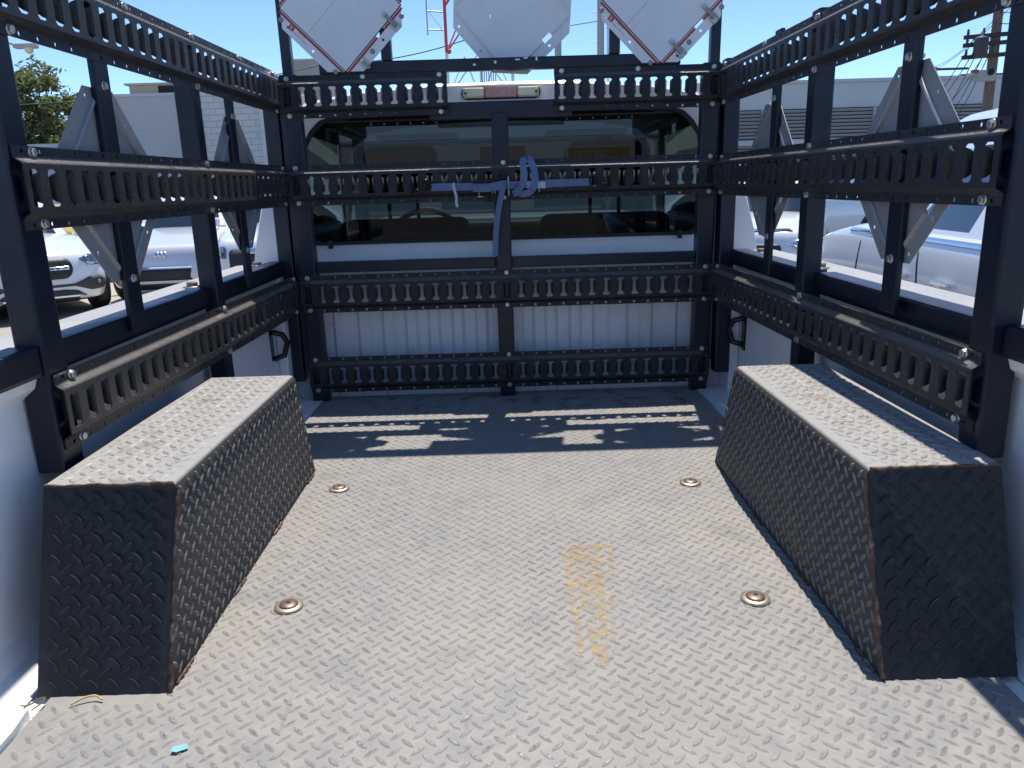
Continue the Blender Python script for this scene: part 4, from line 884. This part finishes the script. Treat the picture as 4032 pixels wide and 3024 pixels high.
for z0, n in ((2.55, 8), (1.1, 7)):
    p = MB().box(9.9, 23.5, 36.13, 36.22, z0 - .02, z0 + n * .165 + .03).build('louvre_recess', 'dark', e)
    for k in range(n):
        m = Matrix.Translation((0, 36.06, z0 + .08 + k * .165)) @ Matrix.Rotation(R(-38), 4, 'X')
        MB().box(9.9, 23.5, -.075, .075, -.012, .012, m=m).build('louvre_slat', 'louver', p)
    for x in (9.9, 12.6, 15.3, 18.0, 20.7, 23.5): MB().box(x - .05, x + .05, 35.94, 36.2, z0 - .05, z0 + n * .165 + .05).build('mullion', 'louver', p)
MB().box(9.8, 23.6, 35.98, 36.2, 2.25, 2.5).build('wall_band', 'stucco2', e)
l = MB().bbox(10.05, 10.75, 35.2, 35.5, 1.35, 1.6, .02).tube([(10.4, 35.5, 1.4), (10.4, 36.1, 1.3)], .04).build('flood_light', 'greypaint', e)
MB().box(10.1, 10.7, 35.16, 35.21, 1.15, 1.4).build('lamp_glass', 'headlight', l)
for x in (10.2, 10.95): MB().bbox(x, x + .35, 34.88, 35.0, .35, .72, .02).build('meter_box', 'greypaint', e)
# building behind the camera, mirrored in the rear window
e = bld('showroom', 'long pale showroom with an orange banner across the lot behind the tailgate', -40, 40, -58, -48, 4.4, 'stucco2')
MB().box(4.0, 8.2, -47.98, -47.9, 2.15, 2.9).build('banner', 'straw', e)
cu = bpy.data.curves.new('lettering', 'FONT'); cu.body = 'CERTIFIED'; cu.size = .55; cu.align_x = 'CENTER'; cu.align_y = 'CENTER'
t_ = bpy.data.objects.new('lettering', cu); COL.objects.link(t_); me2 = bpy.data.meshes.new_from_object(t_); bpy.data.objects.remove(t_); me2.materials.append(M['signwhite'])
o = bpy.data.objects.new('lettering', me2); COL.objects.link(o); o.matrix_basis = Matrix.Translation((5.6, -47.88, 2.52)) @ Matrix.Rotation(math.pi, 4, 'Z') @ Matrix.Rotation(math.pi / 2, 4, 'X'); adopt(o, e)
for i in range(6):
    MB().box(-28 + i * 6, -23.5 + i * 6, -48.02, -47.95, -.6, 1.6).build('window', 'carglass', e)
e, bv = car((-3.4, -9.5), R(170), 4.7, 1.9, .98, 1.1, 1.7, 'carwhite', 'white car parked beyond the open tailgate', 'car', gL)
e, bv = car((2.6, -10.5), R(185), 4.8, 1.9, 1.0, 1.1, 1.75, 'cardark', 'dark car parked beyond the open tailgate', 'car', gL)

# ------------------------------------------------------------ trees
def tree(name, loc, h, rx, rz_, nclump, leafsize, mat, label, group, seed, nleaf=95):
    rn = random.Random(seed); e = empty(name, (loc[0], loc[1], G), 0, label, 'tree', group)
    tr = MB(); tr.tube([(loc[0], loc[1], G), (loc[0] + .05, loc[1], G + h * .25), (loc[0], loc[1] + .1, G + h * .55), (loc[0] + .1, loc[1], G + h * .86)], [.16, .13, .09, .03], 8)
    cl = []
    for i in range(nclump):
        while True:
            u = Vector((rn.uniform(-1, 1), rn.uniform(-1, 1), rn.uniform(-1, 1)))
            if u.length < 1: break
        u = u.normalized() * (u.length ** .45)
        c = Vector((loc[0] + u.x * rx * rn.uniform(.85, 1.12), loc[1] + u.y * rx, G + h - rz_ + u.z * rz_ * rn.uniform(.85, 1.1))); cl.append(c)
        if i % 3 == 0:
            b = Vector((loc[0], loc[1], G + h * rn.uniform(.22, .6))); mid = b.lerp(c, .5) + Vector((0, 0, .25)); tr.tube([b, mid, c], [.05, .035, .01], 5)
    tr.build('trunk', 'bark', e)
    lf = MB()
    for c in cl:
        R0 = rn.uniform(.22, .42) * rx * .62
        for k in range(nleaf):
            d = Vector((rn.gauss(0, 1), rn.gauss(0, 1), rn.gauss(0, .75))) * R0 * .5
            p = c + d; a = Vector((rn.uniform(-1, 1), rn.uniform(-1, 1), rn.uniform(-.9, .3))).normalized(); b = a.cross(Vector((rn.uniform(-1, 1), rn.uniform(-1, 1), rn.uniform(-1, 1)))).normalized()
            s = leafsize * rn.uniform(.6, 1.3); lf.add([p - a * s, p + b * s * .38, p + a * s, p - b * s * .38], [(0, 1, 2, 3)])
    lf.build('crown', mat, e, recalc=False)
gt = 'trees beyond the low wall'
tree('street_tree', (-24.4, 40.5), 8.2, 2.5, 3.2, 120, .17, 'leaf', 'airy green street tree with grey limbs showing, nearer the roof hut', gt, 3)
tree('street_tree', (-27.6, 41.5), 8.3, 2.5, 3.3, 110, .17, 'leaf', 'airy green street tree partly hidden by the near rack post', gt, 5)
tree('street_tree', (-22.0, 37.0), 4.45, 1.3, 1.2, 30, .13, 'leaf2', 'small yellow-green tree rising just above the low wall', gt, 9)
tree('flower_bush', (9.9, 30.0), 1.95, 1.1, .9, 26, .10, 'leaf2', 'low green flowering bush beside the meter boxes', None, 12, 70)

# ------------------------------------------------------------ poles, tower, wires
def wire(p, q, sag, label, group, r=.012, mat='wire'):
    p, q = Vector(p), Vector(q)
    o = MB().tube([p.lerp(q, i / 16) - Vector((0, 0, sag * 4 * (i / 16) * (1 - i / 16))) for i in range(17)], r, 5).build('overhead_wire', mat); tag(o, label, 'wire', group); return o
def at(az, el, d): return Vector((-.004 + d * math.sin(R(az)), -2.731 + d * math.cos(R(az)), .765 + d * math.tan(R(el))))
# wooden utility pole with three crossarms, transformer and control box
b = at(31.2, 0, 28); e = empty('utility_pole', (b.x, b.y, G), 0, 'wooden utility pole with three crossarms, transformer cans and a pale box', 'utility pole')
MB().tube([(b.x, b.y, G), (b.x - .02, b.y, 6.0)], [.17, .12], 12).build('pole', 'wood', e)
ax = Vector((.93, -.36, 0)).normalized()
def crossarm(zz, l, nm='crossarm', off=0):
    m = Matrix.Translation((b.x, b.y - .14, zz)) @ Matrix.Rotation(math.atan2(ax.y, ax.x) + .36, 4, 'Z') @ Matrix.Rotation(R(-3), 4, 'Y')
    a = MB().box(-l + off, l + off, -.05, .05, -.055, .055, m=m).build(nm, 'arm', e)
    for t in (-.9, -.45, .45, .9):
        c = m @ Vector((t * l + off, 0, .06)); MB().lathe([(.03, 0), (.045, .05), (.03, .09), (.04, .13), (.01, .16)], c, 'z', 8).build('insulator', 'trimgrey', a)
zb = lambda el: .765 + 28 * math.tan(R(el))
for el in (7.72, 7.28, 6.62): crossarm(zb(el), 1.0)
for x in (-.62, .58):
    t = MB().lathe([(.16, -.28), (.19, -.25), (.19, .22), (.16, .27), (.05, .3)], (b.x + x, b.y - .35, zb(7.0)), 'z', 16).build('transformer', 'trimgrey', e)
    MB().tube([(b.x + x, b.y - .35, zb(7.0) + .3), (b.x + x, b.y - .35, zb(7.0) + .42)], .03, 8).build('bushing', 'greypaint', t)
cb = MB().bbox(b.x - .62, b.x - .1, b.y - .4, b.y - .1, zb(5.15), zb(5.75), .03).build('control_box', 'greypaint', e)
MB().bbox(b.x - .78, b.x - .62, b.y - .4, b.y - .25, zb(5.62), zb(5.78), .02).build('red_beacon', 'signred', cb)
MB().lathe([(.09, 0), (.09, -.06), (.05, -.1), (.02, -.1)], (b.x - .28, b.y - .4, zb(5.62)), 'y', 14).build('camera_dome', 'dark', cb)
MB().tube([(b.x - .8, b.y - .45, zb(5.50)), (b.x - 1.05, b.y - .6, zb(5.42))], .06, 8).build('camera', 'galv', cb)
MB().box(b.x - .95, b.x + 1.0, b.y - .12, b.y - .04, zb(5.55), zb(5.62)).build('crossarm', 'arm', e)
# second pole farther away
c = at(28.05, 0, 40); e2 = empty('utility_pole', (c.x, c.y, G), 0, 'short farther utility pole with one arm and a white globe', 'utility pole')
MB().tube([(c.x, c.y, G), (c.x, c.y, .765 + 40 * math.tan(R(6.25)))], .16, 10).build('pole', 'wood', e2)
MB().box(c.x - 1.1, c.x + 1.5, c.y - .06, c.y + .06, .765 + 40 * math.tan(R(6.08)), .765 + 40 * math.tan(R(6.2))).build('crossarm', 'arm', e2)
MB().tube([(c.x - .55, c.y, .765 + 40 * math.tan(R(6.0))), (c.x - .55, c.y, .765 + 40 * math.tan(R(6.75)))], .05, 8).lathe([(.05, 0), (.13, .06), (.15, .16), (.10, .25), (.02, .28)], (c.x - .55, c.y, .765 + 40 * math.tan(R(6.75))), 'z', 14).build('globe_mast', 'trim', e2)
gw_ = 'overhead wires at the utility pole'
for k, (a0, e0, a1, e1, d1) in enumerate(((30.1, 7.75, 26.6, 3.4, 60), (30.5, 7.75, 27.0, 3.4, 60), (31.0, 7.3, 27.3, 3.2, 60), (30.2, 6.6, 27.7, 3.0, 60), (30.6, 6.55, 28.1, 2.8, 60), (30.9, 6.6, 28.6, 2.8, 60))):
    wire(at(a0, e0, 28), at(a1, e1, d1), .9, 'thin dark wire sloping from the wooden pole crossarms behind the van', gw_, .014)
for k, (e0, a1, e1) in enumerate(((8.6, 26.6, 5.8), (9.2, 27.4, 6.2))):
    wire(at(33, e0 + 2, 24), at(a1, e1, 44), .6, 'thin dark wire climbing past the wooden pole top', 'upper overhead wires', .010)
for k, e0 in enumerate((7.9, 8.4, 9.0)):
    wire(at(31.2, e0, 28), at(35, e0 + 1.5, 24), .3, 'thin dark wire leaving the pole behind the near rack post', 'wires behind the near post', .012)
wire(at(-34, 5.3, 46), at(-10.5, 8.6, 50), .6, 'long single wire above the beige building roof', None, .03)
wire(at(-9, 8.4, 46), at(.5, 10.6, 46), .3, 'single wire crossing behind the red tower leg', None, .03)
wire(at(5.0, 10.35, 40), at(7.0, 10.55, 40), .0, 'short wire from the white placard to the pegged pole', None, .02)
# lattice tower: white lower, red upper section
tw = at(-1.3, 0, 40); e = empty('lattice_tower', (tw.x, tw.y, G), 0, 'red and white steel lattice radio tower behind the placards', 'tower')
legs = [Vector((tw.x + 1.72 * math.cos(R(a)), tw.y + 1.72 * math.sin(R(a)), 0)) for a in (205, 335, 90)]
zr = .765 + 40 * math.tan(R(8.75)); sec = [(G, zr - 2.0, 'towerwhite'), (zr - 2.0, zr, 'towerwhite'), (zr, zr + 2.0, 'towerred'), (zr + 2.0, zr + 4.0, 'towerred')]
for z0, z1, mt in sec:
    for i in range(3):
        p, q = legs[i], legs[(i + 1) % 3]; V = lambda v, z: (v.x, v.y, z)
        MB().tube([V(p, z0), V(p, z1)], .075, 8).build('leg', mt, e)
        if z0 > G:
            MB().tube([V(p, z0), V((p + q) / 2, z1)], .04, 6).build('brace', mt, e); MB().tube([V(q, z0), V((p + q) / 2, z1)], .04, 6).build('brace', mt, e)
        else:
            n_ = 3
            for k in range(n_):
                za, zc = z0 + (z1 - z0) * k / n_, z0 + (z1 - z0) * (k + 1) / n_
                MB().tube([V(p, za), V(q, zc)], .04, 6).build('brace', mt, e)
l0 = legs[0]; zq = .765 + 40 * math.tan(R(10.7))
an = MB().tube([(l0.x, l0.y, zq + .38), (l0.x - .85, l0.y, zq + .45)], .035, 6).tube([(l0.x, l0.y, zq - .40), (l0.x - .85, l0.y, zq - .36)], .035, 6).tube([(l0.x - .85, l0.y, zq - .6), (l0.x - .85, l0.y, zq + 1.1)], .035, 6).tube([(l0.x - .12, l0.y, zq - .4), (l0.x - .75, l0.y, zq + .4)], .012, 5)
an.build('antenna_mount', 'galv', e)
for k in range(7):
    x = tw.x + .05 + k * .11; MB().tube([(x, tw.y - .4, G), (x + .05, tw.y - .4, zr + 4)], .022, 6).build('coax_cable', 'wire', e)
MB().lathe([(.09, -.04), (.12, 0), (.09, .04)], (l0.x + .12, l0.y - .05, zr + .05), 'y', 10).build('leg_flange', 'towerred', e)
# steel poles
p = at(4.14, 0, 36); e = empty('steel_pole', (p.x, p.y, G), 0, 'plain grey steel pole beside the scuffed white placard', 'pole')
MB().tube([(p.x, p.y, G), (p.x, p.y, 9.5)], [.16, .15], 14).build('shaft', 'greypaint', e)
p = at(7.08, 0, 36); e = empty('steel_pole', (p.x, p.y, G), 0, 'grey steel pole with climbing pegs and cables', 'pole')
MB().tube([(p.x, p.y, G), (p.x, p.y, 9.5)], [.17, .15], 14).build('shaft', 'greypaint', e)
for k in range(10):
    z = 3.6 + k * .6; s = -1 if k % 2 else 1; MB().tube([(p.x, p.y, z), (p.x + s * .38, p.y, z + .02)], .015, 6).build('peg', 'galv', e)
for k in range(2): MB().tube([(p.x + .28 + .07 * k, p.y - .05, G), (p.x + .27 + .08 * k, p.y - .05, 9.4)], .018, 6).build('cable', 'wire', e)
# street lamp on the left
p = at(-31.4, 0, 30); tip = at(-29.6, 8.75, 30); e = empty('street_lamp', (p.x, p.y, G), 0, 'cobra head street lamp with pale hood above the street trees', 'street lamp')
MB().tube([(p.x, p.y, G), (p.x, p.y, tip.z - .4)], [.11, .07], 10).tube(smoothpath([(p.x, p.y, tip.z - .4), (p.x + .1, p.y, tip.z - .05), (p.x + .5, p.y, tip.z + .06), (tip.x - .3, tip.y, tip.z + .05)]), .035, 8).build('pole', 'greypaint', e)
h = MB().bbox(tip.x - .35, tip.x + .35, tip.y - .13, tip.y + .13, tip.z - .04, tip.z + .10, .045, seg=4).build('lamp_head', 'greypaint', e)
MB().lathe([(.14, 0), (.12, -.10), (.06, -.16), (.02, -.17)], (tip.x + .08, tip.y, tip.z - .03), 'z', 14).build('lamp_lens', 'lens_clear', h)
